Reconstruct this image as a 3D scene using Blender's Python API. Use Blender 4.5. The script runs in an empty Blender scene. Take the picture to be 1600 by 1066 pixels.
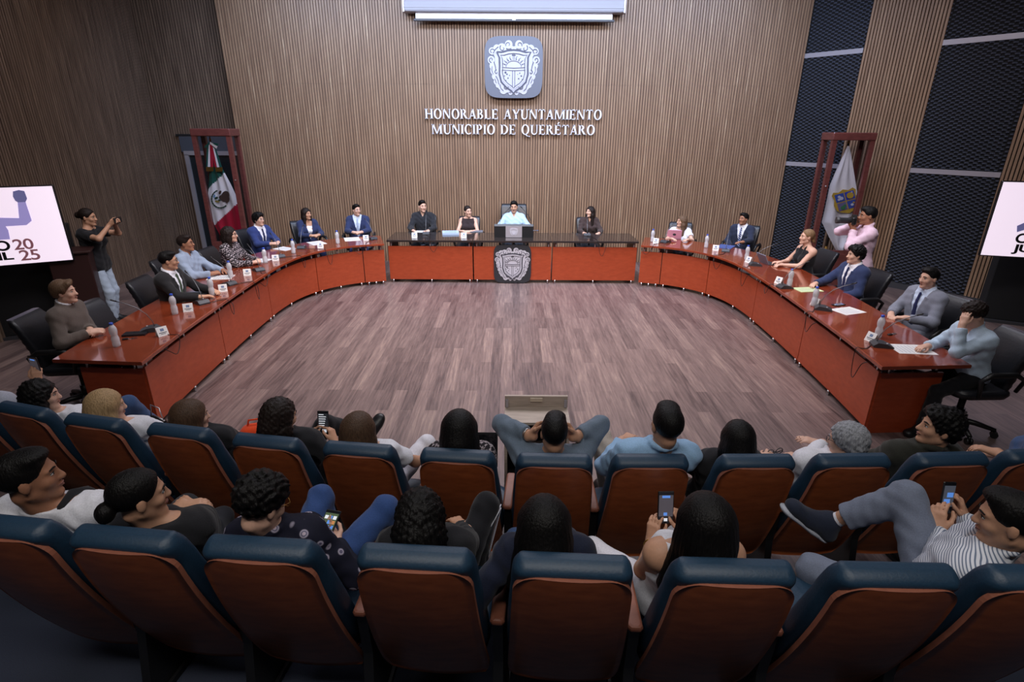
import bpy, bmesh, math, random
import numpy as np
from mathutils import Vector, Matrix
random.seed(7); rng = np.random.RandomState(5)
SC = bpy.context.scene; COL = SC.collection
PI = math.pi

# ---------------------------------------------------------------- camera
FPX, PITCH, CAMH, ROLL = 859.0, math.radians(21.2), 2.6, math.radians(0.35)
cd = bpy.data.cameras.new('camera'); cam = bpy.data.objects.new('camera', cd); COL.objects.link(cam)
cd.sensor_width = 36.0; cd.lens = 36.0 * FPX / 1600.0; cd.clip_start = 0.05; cd.clip_end = 100
cam.matrix_world = Matrix.Translation((0, 0, CAMH)) @ Matrix.Rotation(PI/2 - PITCH, 4, 'X') @ Matrix.Rotation(ROLL, 4, 'Z')
SC.camera = cam
# ---------------------------------------------------------------- view, world, room lights, added fills
SC.view_settings.view_transform = 'Standard'; SC.view_settings.look = 'None'
SC.view_settings.gamma = 1.0; SC.view_settings.use_curve_mapping = False
SC.view_settings.exposure = 0.05
try:
    SC.cycles.use_denoising = True
    SC.cycles.max_bounces = 6; SC.cycles.sample_clamp_indirect = 4.0
except Exception: pass
wd = bpy.data.worlds.new('world'); SC.world = wd; wd.use_nodes = True
wd.node_tree.nodes['Background'].inputs[0].default_value = (0.6, 0.62, 0.75, 1)
wd.node_tree.nodes['Background'].inputs[1].default_value = 0.010
def area(name, loc, rot, sx, sy, w, c, spread=180):
    l = bpy.data.lights.new(name, 'AREA'); l.shape = 'RECTANGLE'; l.size = sx; l.size_y = sy; l.energy = w; l.color = c
    l.spread = math.radians(spread)
    o = bpy.data.objects.new(name, l); COL.objects.link(o); o.location = loc; o.rotation_euler = [math.radians(a) for a in rot]
    return o
area('ceiling_light_arena', (0, 7.2, 5.2), (0, 0, 0), 4.6, 3.0, 215, (0.95, 0.92, 1.0), 125)
area('ceiling_light_front', (0, 4.3, 5.2), (52, 0, 0), 7.0, 0.9, 300, (1.0, 0.93, 0.93), 120)
area('ceiling_light_wall_wash', (0, 9.1, 5.22), (40, 0, 0), 9.6, 0.5, 380, (0.52, 0.68, 1.0), 140)
area('fill_light_audience', (0, 2.6, 5.2), (0, 0, 0), 4.0, 1.4, 12, (0.80, 0.90, 1.0), 150)  # unseen fill added over the seats to lift the audience
area('ceiling_light_rear', (0, -0.15, 5.2), (0, 0, 0), 5.0, 0.5, 88, (1.0, 0.95, 0.90), 150)
area('ceiling_light_side', (4.3, 7.6, 5.2), (0, -14, 0), 1.2, 3.0, 60, (0.86, 0.86, 1.0), 150)
area('fill_light_left_wall', (-4.6, 7.2, 5.2), (0, 16, 0), 1.0, 3.0, 18, (0.95, 0.92, 1.0), 150)  # unseen fill added to brighten the left slat wall

# ---------------------------------------------------------------- pixel helpers (1600 x 1066 frame)
_cp, _sp = math.cos(PITCH), math.sin(PITCH)
def _uv(px, py):
    a, b = px - 800.0, py - 533.0
    return (a*math.cos(ROLL) + b*math.sin(ROLL))/FPX, (-a*math.sin(ROLL) + b*math.cos(ROLL))/FPX
def at_z(px, py, z):
    u, v = _uv(px, py); dc = (CAMH - z)/(_sp + v*_cp); return np.array([u*dc, dc*(_cp - v*_sp), z])
def at_y(px, py, Y):
    u, v = _uv(px, py); dc = Y/(_cp - v*_sp); return np.array([u*dc, Y, CAMH - dc*(_sp + v*_cp)])

# ---------------------------------------------------------------- materials
MATS = {}
def srgb(r, g, b):
    return tuple(((x/255.0)/12.92 if x/255.0 <= 0.04045 else ((x/255.0 + 0.055)/1.055)**2.4) for x in (r, g, b))
def mat(name, col, rough=0.6, metal=0.0, spec=0.5, bump=0.0, bscale=200.0, vary=0.0, trans=0.0, coat=0.0, sheen=0.0, emit=None, stretch=None):
    if name in MATS: return MATS[name]
    m = bpy.data.materials.new(name); m.use_nodes = True; nt = m.node_tree; p = nt.nodes['Principled BSDF']
    p.inputs['Base Color'].default_value = (*col, 1); p.inputs['Roughness'].default_value = rough; p.inputs['Metallic'].default_value = metal
    p.inputs['Specular IOR Level'].default_value = spec
    if trans: p.inputs['Transmission Weight'].default_value = trans
    if coat: p.inputs['Coat Weight'].default_value = coat; p.inputs['Coat Roughness'].default_value = 0.08
    if sheen: p.inputs['Sheen Weight'].default_value = sheen
    if emit: p.inputs['Emission Color'].default_value = (*col, 1); p.inputs['Emission Strength'].default_value = emit
    if bump or vary:
        tc = nt.nodes.new('ShaderNodeTexCoord'); mp = nt.nodes.new('ShaderNodeMapping'); n = nt.nodes.new('ShaderNodeTexNoise')
        nt.links.new(tc.outputs['Object'], mp.inputs[0]); nt.links.new(mp.outputs[0], n.inputs['Vector'])
        if stretch: mp.inputs['Scale'].default_value = stretch
        n.inputs['Scale'].default_value = bscale; n.inputs['Detail'].default_value = 3
        if bump:
            b = nt.nodes.new('ShaderNodeBump'); b.inputs['Strength'].default_value = bump; b.inputs['Distance'].default_value = 0.004
            nt.links.new(n.outputs[0], b.inputs['Height']); nt.links.new(b.outputs[0], p.inputs['Normal'])
        if vary:
            r = nt.nodes.new('ShaderNodeMapRange'); r.inputs['From Min'].default_value = 0.3; r.inputs['From Max'].default_value = 0.7
            r.inputs['To Min'].default_value = 1 - vary; r.inputs['To Max'].default_value = 1 + vary
            mx = nt.nodes.new('ShaderNodeMix'); mx.data_type = 'RGBA'; mx.blend_type = 'MULTIPLY'; mx.inputs[0].default_value = 1
            mx.inputs[6].default_value = (*col, 1)
            nt.links.new(n.outputs[0], r.inputs[0]); nt.links.new(r.outputs[0], mx.inputs[7]); nt.links.new(mx.outputs[2], p.inputs['Base Color'])
    MATS[name] = m; return m
def cloth(name, col, rough=0.85): return mat('cloth_' + name, col, rough, bump=0.25, bscale=160, vary=0.10, spec=0.25, sheen=0.12)
def hairmat(name, col): return mat('hair_' + name, col, 0.5, spec=0.22, bump=0.9, bscale=60, vary=0.35, stretch=(3.2, 3.2, 0.35))
def skinmat(name, col): return mat('skin_' + name, col, 0.5, spec=0.35, bump=0.05, bscale=90, vary=0.05)
def ramp_mat(name, build): 
    if name in MATS: return MATS[name]
    m = bpy.data.materials.new(name); m.use_nodes = True; build(m.node_tree, m.node_tree.nodes['Principled BSDF']); MATS[name] = m; return m
def _coord(nt, scale=(1, 1, 1), rot=(0, 0, 0)):
    tc = nt.nodes.new('ShaderNodeTexCoord'); mp = nt.nodes.new('ShaderNodeMapping'); nt.links.new(tc.outputs['Object'], mp.inputs[0])
    mp.inputs['Scale'].default_value = scale; mp.inputs['Rotation'].default_value = rot; return mp.outputs[0]
def _ramp(nt, fac, stops):
    r = nt.nodes.new('ShaderNodeValToRGB'); nt.links.new(fac, r.inputs[0]); e = r.color_ramp.elements
    while len(e) < len(stops): e.new(0.5)
    for el, (p, c) in zip(e, stops): el.position = p; el.color = (*c, 1)
    return r.outputs[0]
def slat_wood(name, stops, rough=0.42):
    def b(nt, p):
        n = nt.nodes.new('ShaderNodeTexNoise'); nt.links.new(_coord(nt, (38, 38, 1.3)), n.inputs['Vector']); n.inputs['Scale'].default_value = 1.0; n.inputs['Detail'].default_value = 5; n.inputs['Roughness'].default_value = 0.65
        nt.links.new(_ramp(nt, n.outputs[0], stops), p.inputs['Base Color']); p.inputs['Roughness'].default_value = rough; p.inputs['Specular IOR Level'].default_value = 0.4
    return ramp_mat(name, b)
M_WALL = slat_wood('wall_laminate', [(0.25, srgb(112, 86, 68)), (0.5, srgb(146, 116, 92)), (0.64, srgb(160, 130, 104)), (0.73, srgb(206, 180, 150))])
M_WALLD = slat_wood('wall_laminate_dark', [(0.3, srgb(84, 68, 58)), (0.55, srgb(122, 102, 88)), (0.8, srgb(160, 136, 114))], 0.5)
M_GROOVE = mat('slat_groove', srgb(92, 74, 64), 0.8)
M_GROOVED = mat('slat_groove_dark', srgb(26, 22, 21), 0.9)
def red_wood(name, c1, c2, rough, coat):
    def b(nt, p):
        n = nt.nodes.new('ShaderNodeTexNoise'); nt.links.new(_coord(nt, (3, 3, 9)), n.inputs['Vector']); n.inputs['Scale'].default_value = 3.0; n.inputs['Detail'].default_value = 6; n.inputs['Roughness'].default_value = 0.6
        nt.links.new(_ramp(nt, n.outputs[0], [(0.3, c1), (0.7, c2)]), p.inputs['Base Color']); p.inputs['Roughness'].default_value = rough
        p.inputs['Coat Weight'].default_value = coat; p.inputs['Coat Roughness'].default_value = 0.06
    return ramp_mat(name, b)
M_DESKTOP = red_wood('cherry_polished', srgb(120, 48, 26), srgb(142, 62, 36), 0.16, 0.6)
M_DESK = red_wood('cherry_panel', srgb(152, 60, 30), srgb(170, 72, 40), 0.38, 0.15)
M_MAHOG = red_wood('mahogany_case', srgb(94, 50, 48), srgb(114, 64, 60), 0.35, 0.2)
M_SEATWOOD = red_wood('seat_back_wood', srgb(126, 62, 32), srgb(158, 84, 46), 0.38, 0.1)
M_SEATEDGE = mat('seat_edge_wood', srgb(150, 92, 72), 0.45, vary=0.1, bscale=30)
M_BLACKTOP = mat('black_polished', srgb(40, 33, 32), 0.14, coat=0.6)
M_BLUE = mat('blue_leather', srgb(32, 58, 80), 0.48, spec=0.5, bump=0.18, bscale=120, vary=0.10)
M_BLKLEA = mat('black_leather', srgb(30, 31, 36), 0.36, spec=0.5, bump=0.25, bscale=45, vary=0.1)
M_BLKPL = mat('black_plastic', srgb(26, 26, 28), 0.4)
M_DKGREY = mat('dark_grey_plastic', srgb(58, 58, 62), 0.45)
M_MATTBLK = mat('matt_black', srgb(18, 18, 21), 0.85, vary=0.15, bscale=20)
M_CHROME = mat('brushed_steel', srgb(190, 190, 192), 0.28, metal=1.0)
M_ALU = mat('aluminium', srgb(176, 170, 176), 0.4, metal=0.4)
M_WHITE = mat('white_paint', srgb(226, 224, 232), 0.5)
M_PAPER = mat('paper', srgb(228, 226, 224), 0.7)
M_PRINT = mat('print_blue_grey', srgb(110, 128, 160), 0.7)
M_PRINTD = mat('print_dark', srgb(60, 62, 70), 0.7)
M_GLASSB = mat('screen_glass', srgb(14, 15, 18), 0.12)
M_PALEWOOD = mat('pale_wood', srgb(176, 160, 146), 0.5, vary=0.15, bscale=8, stretch=(1, 8, 8))
M_GOLD = mat('gold_metal', srgb(170, 130, 60), 0.35, metal=0.8)
def glassy(name, col, rough=0.02, ior=1.45, mixt=0.0):
    def b(nt, p):
        p.inputs['Base Color'].default_value = (*col, 1); p.inputs['Transmission Weight'].default_value = 1.0; p.inputs['Roughness'].default_value = rough; p.inputs['IOR'].default_value = ior
        if mixt:
            t = nt.nodes.new('ShaderNodeBsdfTransparent'); mx = nt.nodes.new('ShaderNodeMixShader'); mx.inputs[0].default_value = mixt
            nt.links.new(p.outputs[0], mx.inputs[1]); nt.links.new(t.outputs[0], mx.inputs[2]); nt.links.new(mx.outputs[0], nt.nodes['Material Output'].inputs[0])
    return ramp_mat(name, b)
def pane_mat():
    def b(nt, p):
        t = nt.nodes.new('ShaderNodeBsdfTransparent'); t.inputs[0].default_value = (0.9, 0.9, 0.92, 1)
        g = nt.nodes.new('ShaderNodeBsdfGlossy'); g.inputs['Roughness'].default_value = 0.03
        mx = nt.nodes.new('ShaderNodeMixShader'); mx.inputs[0].default_value = 0.04
        nt.links.new(t.outputs[0], mx.inputs[1]); nt.links.new(g.outputs[0], mx.inputs[2]); nt.links.new(mx.outputs[0], nt.nodes['Material Output'].inputs[0])
    return ramp_mat('case_glass', b)
M_PANE = pane_mat()
M_BOTTLE = mat('bottle_plastic', srgb(236, 238, 244), 0.12, trans=0.45, spec=0.6)
M_CAP = mat('blue_cap', srgb(52, 84, 190), 0.4)
def floor_mat():
    def b(nt, p):
        co = _coord(nt, (1, 1, 1), (0, 0, PI/2))
        br = nt.nodes.new('ShaderNodeTexBrick'); nt.links.new(co, br.inputs['Vector']); br.offset = 0.37; br.offset_frequency = 2
        br.inputs['Scale'].default_value = 1.0; br.inputs['Brick Width'].default_value = 1.2; br.inputs['Row Height'].default_value = 0.122; br.inputs['Mortar Size'].default_value = 0.0015
        br.inputs['Color1'].default_value = (0, 0, 0, 1); br.inputs['Color2'].default_value = (1, 1, 1, 1); br.inputs['Mortar'].default_value = (0.3, 0.3, 0.3, 1); br.inputs['Bias'].default_value = 0.0
        n = nt.nodes.new('ShaderNodeTexNoise'); nt.links.new(_coord(nt, (24, 1.3, 1)), n.inputs['Vector']); n.inputs['Scale'].default_value = 1.6; n.inputs['Detail'].default_value = 7; n.inputs['Roughness'].default_value = 0.66; n.inputs['Distortion'].default_value = 0.5
        mx = nt.nodes.new('ShaderNodeMix'); mx.data_type = 'RGBA'; mx.inputs[0].default_value = 0.80
        nt.links.new(br.outputs[0], mx.inputs[6]); nt.links.new(n.outputs[0], mx.inputs[7])
        nt.links.new(_ramp(nt, mx.outputs[2], [(0.24, srgb(58, 47, 48)), (0.42, srgb(96, 80, 78)), (0.58, srgb(121, 102, 98)), (0.76, srgb(152, 131, 121))]), p.inputs['Base Color'])
        p.inputs['Roughness'].default_value = 0.36; p.inputs['Specular IOR Level'].default_value = 0.45
    return ramp_mat('vinyl_planks', b)
M_FLOOR = floor_mat()
M_CARPET = mat('carpet_navy', srgb(44, 50, 66), 0.95, bump=0.6, bscale=300, vary=0.25)
M_FOAM = mat('acoustic_foam', srgb(74, 78, 92), 0.9, spec=0.2)
M_CEIL = mat('ceiling_paint', srgb(150, 148, 150), 0.9)

# ---------------------------------------------------------------- mesh helpers
def tag(o, label=None, cat=None, group=None, kind=None):
    if label: o['label'] = label
    if cat: o['category'] = cat
    if group: o['group'] = group
    if kind: o['kind'] = kind
    return o
def empty(name, loc=(0, 0, 0), rz=0.0, label=None, cat=None, group=None):
    o = bpy.data.objects.new(name, None); COL.objects.link(o); o.empty_display_size = 0.1
    o.location = loc; o.rotation_euler = (0, 0, rz); return tag(o, label, cat, group)
def link(name, me, mats, parent=None, loc=None):
    for m in (mats if isinstance(mats, (list, tuple)) else [mats]): me.materials.append(m)
    o = bpy.data.objects.new(name, me); COL.objects.link(o)
    if parent: o.parent = parent
    if loc is not None: o.location = loc
    return o
def mesh_np(name, V, Q, midx=None, smooth=True):
    """V (n,3) floats, Q list of arrays (m,4) / (m,3)"""
    me = bpy.data.meshes.new(name); V = np.asarray(V, dtype=np.float32)
    loops = []; starts = []; n0 = 0
    for q in Q:
        q = np.asarray(q, dtype=np.int32)
        if len(q) == 0: continue
        k = q.shape[1]; loops.append(q.reshape(-1)); starts.append(np.arange(len(q), dtype=np.int32)*k + n0); n0 += q.size
    L = np.concatenate(loops); S = np.concatenate(starts)
    me.vertices.add(len(V)); me.vertices.foreach_set('co', V.reshape(-1))
    me.loops.add(len(L)); me.loops.foreach_set('vertex_index', L)
    me.polygons.add(len(S)); me.polygons.foreach_set('loop_start', S)
    if midx is not None: me.polygons.foreach_set('material_index', np.asarray(midx, dtype=np.int32))
    me.polygons.foreach_set('use_smooth', np.full(len(S), smooth, dtype=bool))
    me.update(calc_edges=True); return me
class MB:
    """collects polygons for one mesh"""
    def __init__(s): s.v = []; s.f = []; s.m = []; s.sm = []
    def add(s, vs, fs, mi=0, smooth=False):
        b = len(s.v); s.v += [tuple(map(float, v)) for v in vs]
        for f in fs: s.f.append([b + i for i in f]); s.m.append(mi); s.sm.append(smooth)
    def box(s, c, d, mi=0, rz=0.0, bev=0.0, rot=None):
        x, y, z = d[0]/2, d[1]/2, d[2]/2
        R = rot if rot is not None else Matrix.Rotation(rz, 3, 'Z')
        if bev <= 0:
            vs = [Vector(c) + R @ Vector((sx*x, sy*y, sz*z)) for sz in (-1, 1) for sy in (-1, 1) for sx in (-1, 1)]
            s.add(vs, [(0, 2, 3, 1), (4, 5, 7, 6), (0, 1, 5, 4), (2, 6, 7, 3), (0, 4, 6, 2), (1, 3, 7, 5)], mi); return
        b = min(bev, x*.95, y*.95, z*.95); rings = []
        for zz, ins in ((-z, b), (-z + b*.3, b*.3), (-z + b, 0), (z - b, 0), (z - b*.3, b*.3), (z, b)):
            X, Y = x - ins, y - ins; cb = b
            ring = [(X - cb, -Y), (X, -Y + cb), (X, Y - cb), (X - cb, Y), (-X + cb, Y), (-X, Y - cb), (-X, -Y + cb), (-X + cb, -Y)]
            rings.append([Vector(c) + R @ Vector((px, py, zz)) for px, py in ring])
        s.loft(rings, mi, smooth=False)
    def loft(s, rings, mi=0, caps=True, smooth=True, closed=True):
        n = len(rings[0]); vs = [v for r in rings for v in r]; fs = []
        for i in range(len(rings) - 1):
            for j in range(n if closed else n - 1):
                k = (j + 1) % n; fs.append((i*n + j, i*n + k, (i + 1)*n + k, (i + 1)*n + j))
        s.add(vs, fs, mi, smooth)
        if caps and closed:
            b = len(s.v) - len(vs)
            s.f.append([b + j for j in range(n)][::-1]); s.m.append(mi); s.sm.append(False)
            s.f.append([b + (len(rings) - 1)*n + j for j in range(n)]); s.m.append(mi); s.sm.append(False)
    def tube(s, pts, r, n=8, mi=0, caps=True):
        pts = [Vector(p) for p in pts]; rr = r if isinstance(r, (list, tuple)) else [r]*len(pts); rings = []; u = None
        for i, p in enumerate(pts):
            t = (pts[min(i + 1, len(pts) - 1)] - pts[max(i - 1, 0)])
            if t.length < 1e-9: t = Vector((0, 0, 1))
            t.normalize()
            if u is None: u = t.orthogonal().normalized()
            else:
                u = u - t*u.dot(t); u = u.normalized() if u.length > 1e-6 else t.orthogonal().normalized()
            w = t.cross(u); rings.append([p + (u*math.cos(2*PI*k/n) + w*math.sin(2*PI*k/n))*rr[i] for k in range(n)])
        s.loft(rings, mi, caps)
    def cyl(s, a, b, r, n=16, mi=0): s.tube([a, b], r, n, mi)
    def lathe(s, prof, c=(0, 0, 0), n=20, mi=0, smooth=True):
        rings = [[(c[0] + r*math.cos(2*PI*k/n), c[1] + r*math.sin(2*PI*k/n), c[2] + z) for k in range(n)] for r, z in prof]
        s.loft(rings, mi, True, smooth)
    def sphere(s, c, r, n=10, mi=0, sc=(1, 1, 1)):
        rings = []
        for i in range(n + 1):
            a = -PI/2 + PI*i/n; q = max(math.cos(a), 0.02)*r
            rings.append([(c[0] + sc[0]*q*math.cos(2*PI*k/(2*n)), c[1] + sc[1]*q*math.sin(2*PI*k/(2*n)), c[2] + sc[2]*r*math.sin(a)) for k in range(2*n)])
        s.loft(rings, mi)
    def prism(s, poly, O, X, Y, Z, t, mi=0):
        """extrude a 2d polygon: O + x*X + y*Y, thickness t along Z"""
        O, X, Y, Z = Vector(O), Vector(X), Vector(Y), Vector(Z); n = len(poly)
        ar = sum(poly[i][0]*poly[(i + 1) % n][1] - poly[(i + 1) % n][0]*poly[i][1] for i in range(n))
        if (ar < 0) != (X.cross(Y).dot(Z) < 0): poly = poly[::-1]
        a = [O + X*p[0] + Y*p[1] for p in poly]; b = [v + Z*t for v in a]
        s.add(a + b, [tuple(range(n))[::-1], tuple(range(n, 2*n))] + [(i, (i + 1) % n, n + (i + 1) % n, n + i) for i in range(n)], mi)
    def mesh(s, name):
        me = bpy.data.meshes.new(name); me.from_pydata(s.v, [], s.f)
        me.polygons.foreach_set('material_index', s.m); me.polygons.foreach_set('use_smooth', s.sm); me.update(); return me
    def build(s, name, mats, parent=None, loc=None): return link(name, s.mesh(name), mats, parent, loc)
def copy_tree(o, parent=None):
    c = o.copy(); COL.objects.link(c)
    if parent: c.parent = parent
    for ch in o.children: copy_tree(ch, c)
    return c

# ---------------------------------------------------------------- signed-distance bodies
def V3(*a): return np.array(a, dtype=np.float64)
def nrm(v): return v/max(np.linalg.norm(v), 1e-9)
def rc(a, b, ra, rb, k=0.02, n=None, f=1.0, clip=None):
    """tapered capsule, flattened by f along n; clip = [(point, normal)] keeps the side the normal points away from"""
    a = np.asarray(a, float); b = np.asarray(b, float); m = max(ra, rb)
    lo = np.minimum(a, b) - m; hi = np.maximum(a, b) + m
    def fn(X, Y, Z):
        x, y, z = X - a[0], Y - a[1], Z - a[2]; bx, by, bz = b - a
        if n is not None and f != 1.0:
            g = 1.0/f - 1.0; dn = x*n[0] + y*n[1] + z*n[2]; x = x + n[0]*dn*g; y = y + n[1]*dn*g; z = z + n[2]*dn*g
            bn = bx*n[0] + by*n[1] + bz*n[2]; bx += n[0]*bn*g; by += n[1]*bn*g; bz += n[2]*bn*g
        bb = bx*bx + by*by + bz*bz + 1e-12
        h = np.clip((x*bx + y*by + z*bz)/bb, 0, 1)
        d = np.sqrt((x - bx*h)**2 + (y - by*h)**2 + (z - bz*h)**2) - (ra + (rb - ra)*h)
        if f < 1.0: d = d*(0.5 + 0.5*f)
        if clip:
            for c, nn in clip: d = np.maximum(d, (X - c[0])*nn[0] + (Y - c[1])*nn[1] + (Z - c[2])*nn[2])
        return d
    return (fn, lo, hi, k)
def ell(c, R, r, k=0.02):
    c = np.asarray(c, float); r = np.asarray(r, float); m = r.max()
    def fn(X, Y, Z):
        x, y, z = X - c[0], Y - c[1], Z - c[2]
        q = [x*R[0, i] + y*R[1, i] + z*R[2, i] for i in range(3)]
        k0 = np.sqrt(sum((q[i]/r[i])**2 for i in range(3))); k1 = np.sqrt(sum((q[i]/r[i]**2)**2 for i in range(3))) + 1e-9
        return k0*(k0 - 1.0)/k1
    return (fn, c - m, c + m, k)
def polygonise(prims, h, cuts=(), disp=None):
    lo = np.min([p[1] for p in prims], axis=0) - 3*h - 0.012; hi = np.max([p[2] for p in prims], axis=0) + 3*h + 0.012
    n = np.ceil((hi - lo)/h).astype(int) + 1
    ax = [(lo[i] + h*np.arange(n[i])).astype(np.float32) for i in range(3)]
    F = np.full(n, 0.5, dtype=np.float32)
    for fn, a, b, k in prims:
        mg = k + 3*h
        i0 = np.maximum(np.floor((a - mg - lo)/h).astype(int), 0); i1 = np.minimum(np.ceil((b + mg - lo)/h).astype(int) + 1, n)
        sl = tuple(slice(i0[i], i1[i]) for i in range(3))
        d = fn(ax[0][sl[0]][:, None, None], ax[1][sl[1]][None, :, None], ax[2][sl[2]][None, None, :])
        A = F[sl]
        if k > 0:
            hh = np.maximum(k - np.abs(A - d), 0.0)/k; F[sl] = np.minimum(A, d) - hh*hh*k*0.25
        else: F[sl] = np.minimum(A, d)
    if disp is not None: F += disp(ax[0][:, None, None], ax[1][None, :, None], ax[2][None, None, :]).astype(np.float32)
    for fn in cuts:
        F = np.maximum(F, -fn(ax[0][:, None, None], ax[1][None, :, None], ax[2][None, None, :])).astype(np.float32)
    F[0] = F[-1] = 0.5; F[:, 0] = F[:, -1] = 0.5; F[:, :, 0] = F[:, :, -1] = 0.5
    S = F < 0
    offs = [(i, j, k) for i in (0, 1) for j in (0, 1) for k in (0, 1)]
    c = np.zeros(n - 1, dtype=np.uint8)
    for i, j, k in offs: c += S[i:n[0] - 1 + i, j:n[1] - 1 + j, k:n[2] - 1 + k]
    act = (c > 0) & (c < 8); ii = np.argwhere(act)
    idx = np.full(act.shape, -1, dtype=np.int32); idx[act] = np.arange(len(ii), dtype=np.int32)
    val = [F[ii[:, 0] + o[0], ii[:, 1] + o[1], ii[:, 2] + o[2]] for o in offs]
    acc = np.zeros((len(ii), 3)); cnt = np.zeros(len(ii))
    for p in range(8):
        for q in range(p + 1, 8):
            if sum(abs(offs[p][t] - offs[q][t]) for t in range(3)) != 1: continue
            m = (val[p] < 0) != (val[q] < 0); t = val[p][m]/(val[p][m] - val[q][m])
            acc[m] += np.array(offs[p]) + t[:, None]*(np.array(offs[q]) - np.array(offs[p])); cnt[m] += 1
    Vt = (ii + acc/cnt[:, None])*h + lo
    Q = []
    e = np.argwhere(S[:-1, 1:-1, 1:-1] != S[1:, 1:-1, 1:-1]) + (0, 1, 1)
    for axis in range(3):
        if axis == 0: m = S[:-1, 1:-1, 1:-1] != S[1:, 1:-1, 1:-1]; e = np.argwhere(m) + (0, 1, 1)
        if axis == 1: m = S[1:-1, :-1, 1:-1] != S[1:-1, 1:, 1:-1]; e = np.argwhere(m) + (1, 0, 1)
        if axis == 2: m = S[1:-1, 1:-1, :-1] != S[1:-1, 1:-1, 1:]; e = np.argwhere(m) + (1, 1, 0)
        b_, c_ = (axis + 1) % 3, (axis + 2) % 3
        def cell(db, dc):
            g = e.copy(); g[:, b_] += db; g[:, c_] += dc; return idx[g[:, 0], g[:, 1], g[:, 2]]
        q = np.stack([cell(-1, -1), cell(0, -1), cell(0, 0), cell(-1, 0)], axis=1)
        ins = S[e[:, 0], e[:, 1], e[:, 2]]; q[~ins] = q[~ins][:, ::-1]; Q.append(q)
    return Vt, np.concatenate(Q)

# ---------------------------------------------------------------- people
def head_frame(yaw, pitch=0.0, roll=0.0):
    y, p, r = math.radians(yaw), math.radians(pitch), math.radians(roll)
    f = V3(math.sin(y)*math.cos(p), math.cos(y)*math.cos(p), math.sin(p)); x = V3(math.cos(y), -math.sin(y), 0); u = np.cross(x, f)
    x2 = x*math.cos(r) - u*math.sin(r); u2 = u*math.cos(r) + x*math.sin(r)
    return np.stack([x2, f, u2], axis=1)
def ik(S, W, l1, l2, hint):
    d = W - S; L = np.linalg.norm(d); D = d/max(L, 1e-6); L = min(max(L, 0.12), 0.985*(l1 + l2))
    a = (l1*l1 - l2*l2 + L*L)/(2*L); h = math.sqrt(max(l1*l1 - a*a, 1e-6)); pr = hint - D*np.dot(hint, D)
    return S + D*a + nrm(pr)*h, S + D*L
def hand_prims(W, fd, pn, sg, k, curl=0.35, opp=0.3, spread=0.12, point=False):
    y = nrm(fd); z = -nrm(pn - y*np.dot(pn, y)); tx = -sg*np.cross(y, z)
    H = lambda a, b, c: W + k*(tx*a + y*b + z*c)
    P = [rc(H(0, -0.03, 0), H(0, 0.03, 0), 0.026*k, 0.028*k, 0.02, z, 0.72)]
    for i, (mx, l) in enumerate(((0.027, 0.072), (0.009, 0.080), (-0.009, 0.074), (-0.026, 0.058))):
        P.append(rc(H(mx*0.55, 0.012, 0), H(mx, 0.085, 0.002), 0.0150*k, 0.0125*k, 0.012))
        p = H(mx, 0.085, 0.002); ang = 0.0; c = curl*(0.85 + 0.12*i)
        if point and i == 0: c = 0.05
        r = 0.0095 - 0.0006*abs(i - 1)
        for j, fr in enumerate((0.46, 0.31, 0.23)):
            ang += c*(0.95, 1.35, 0.9)[j]
            d = y*math.cos(ang) - z*math.sin(ang) + tx*spread*(mx/0.027)*math.cos(ang); q = p + nrm(d)*l*fr*k
            P.append(rc(p, q, r*k, (r - 0.0008)*k, 0.005)); p = q; r -= 0.0008
    t0, t1 = H(0.016, 0.018, -0.006), H(0.046, 0.050, -0.016); t2 = H(0.060 - 0.022*opp, 0.082, -0.020 - 0.030*opp); t3 = H(0.062 - 0.045*opp, 0.106 - 0.01*opp, -0.022 - 0.042*opp)
    P += [rc(t0, t1, 0.017*k, 0.0125*k, 0.010), rc(t1, t2, 0.0115*k, 0.0100*k, 0.004), rc(t2, t3, 0.0100*k, 0.0085*k, 0.004)]
    return P
def head_prims(hc, R, k, sex):
    q = lambda x, y, z: hc + k*(R @ V3(x, y, z)); j = 1.0 if sex == 'm' else 0.90
    P = [ell(q(0, -0.012, 0.030), R, k*V3(0.075, 0.095, 0.087), 0.03), ell(q(0, 0.024, -0.030), R, k*V3(0.063*j, 0.068, 0.092), 0.03)]
    for s in (-1, 1):
        P.append(rc(q(s*0.046*j, 0.000, -0.068), q(s*0.014, 0.062, -0.104), 0.022*k, 0.017*k, 0.02))
        P.append(ell(q(s*0.040, 0.062, -0.030), R, k*V3(0.024, 0.020, 0.022), 0.02))
        P.append(rc(q(s*0.012, 0.086, 0.021), q(s*0.046, 0.072, 0.020), 0.0085*k, 0.007*k, 0.012))
        P.append(ell(q(s*0.077, -0.008, -0.012), R, k*V3(0.010, 0.019, 0.032), 0.006))
        P.append(ell(q(s*0.0125, 0.098, -0.036), R, k*V3(0.009, 0.011, 0.008), 0.006))
        P.append(rc(q(0, 0.092, -0.061), q(s*0.019, 0.083, -0.064), 0.0065*k, 0.004*k, 0.006))
        P.append(rc(q(0, 0.091, -0.073), q(s*0.016, 0.083, -0.071), 0.0075*k, 0.0045*k, 0.006))
    P.append(rc(q(0, 0.086, 0.012), q(0, 0.108, -0.034), 0.0085*k, 0.0125*k, 0.012))
    P.append(ell(q(0, 0.076, -0.106), R, k*V3(0.020*j, 0.018, 0.016), 0.02))
    return P
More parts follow.
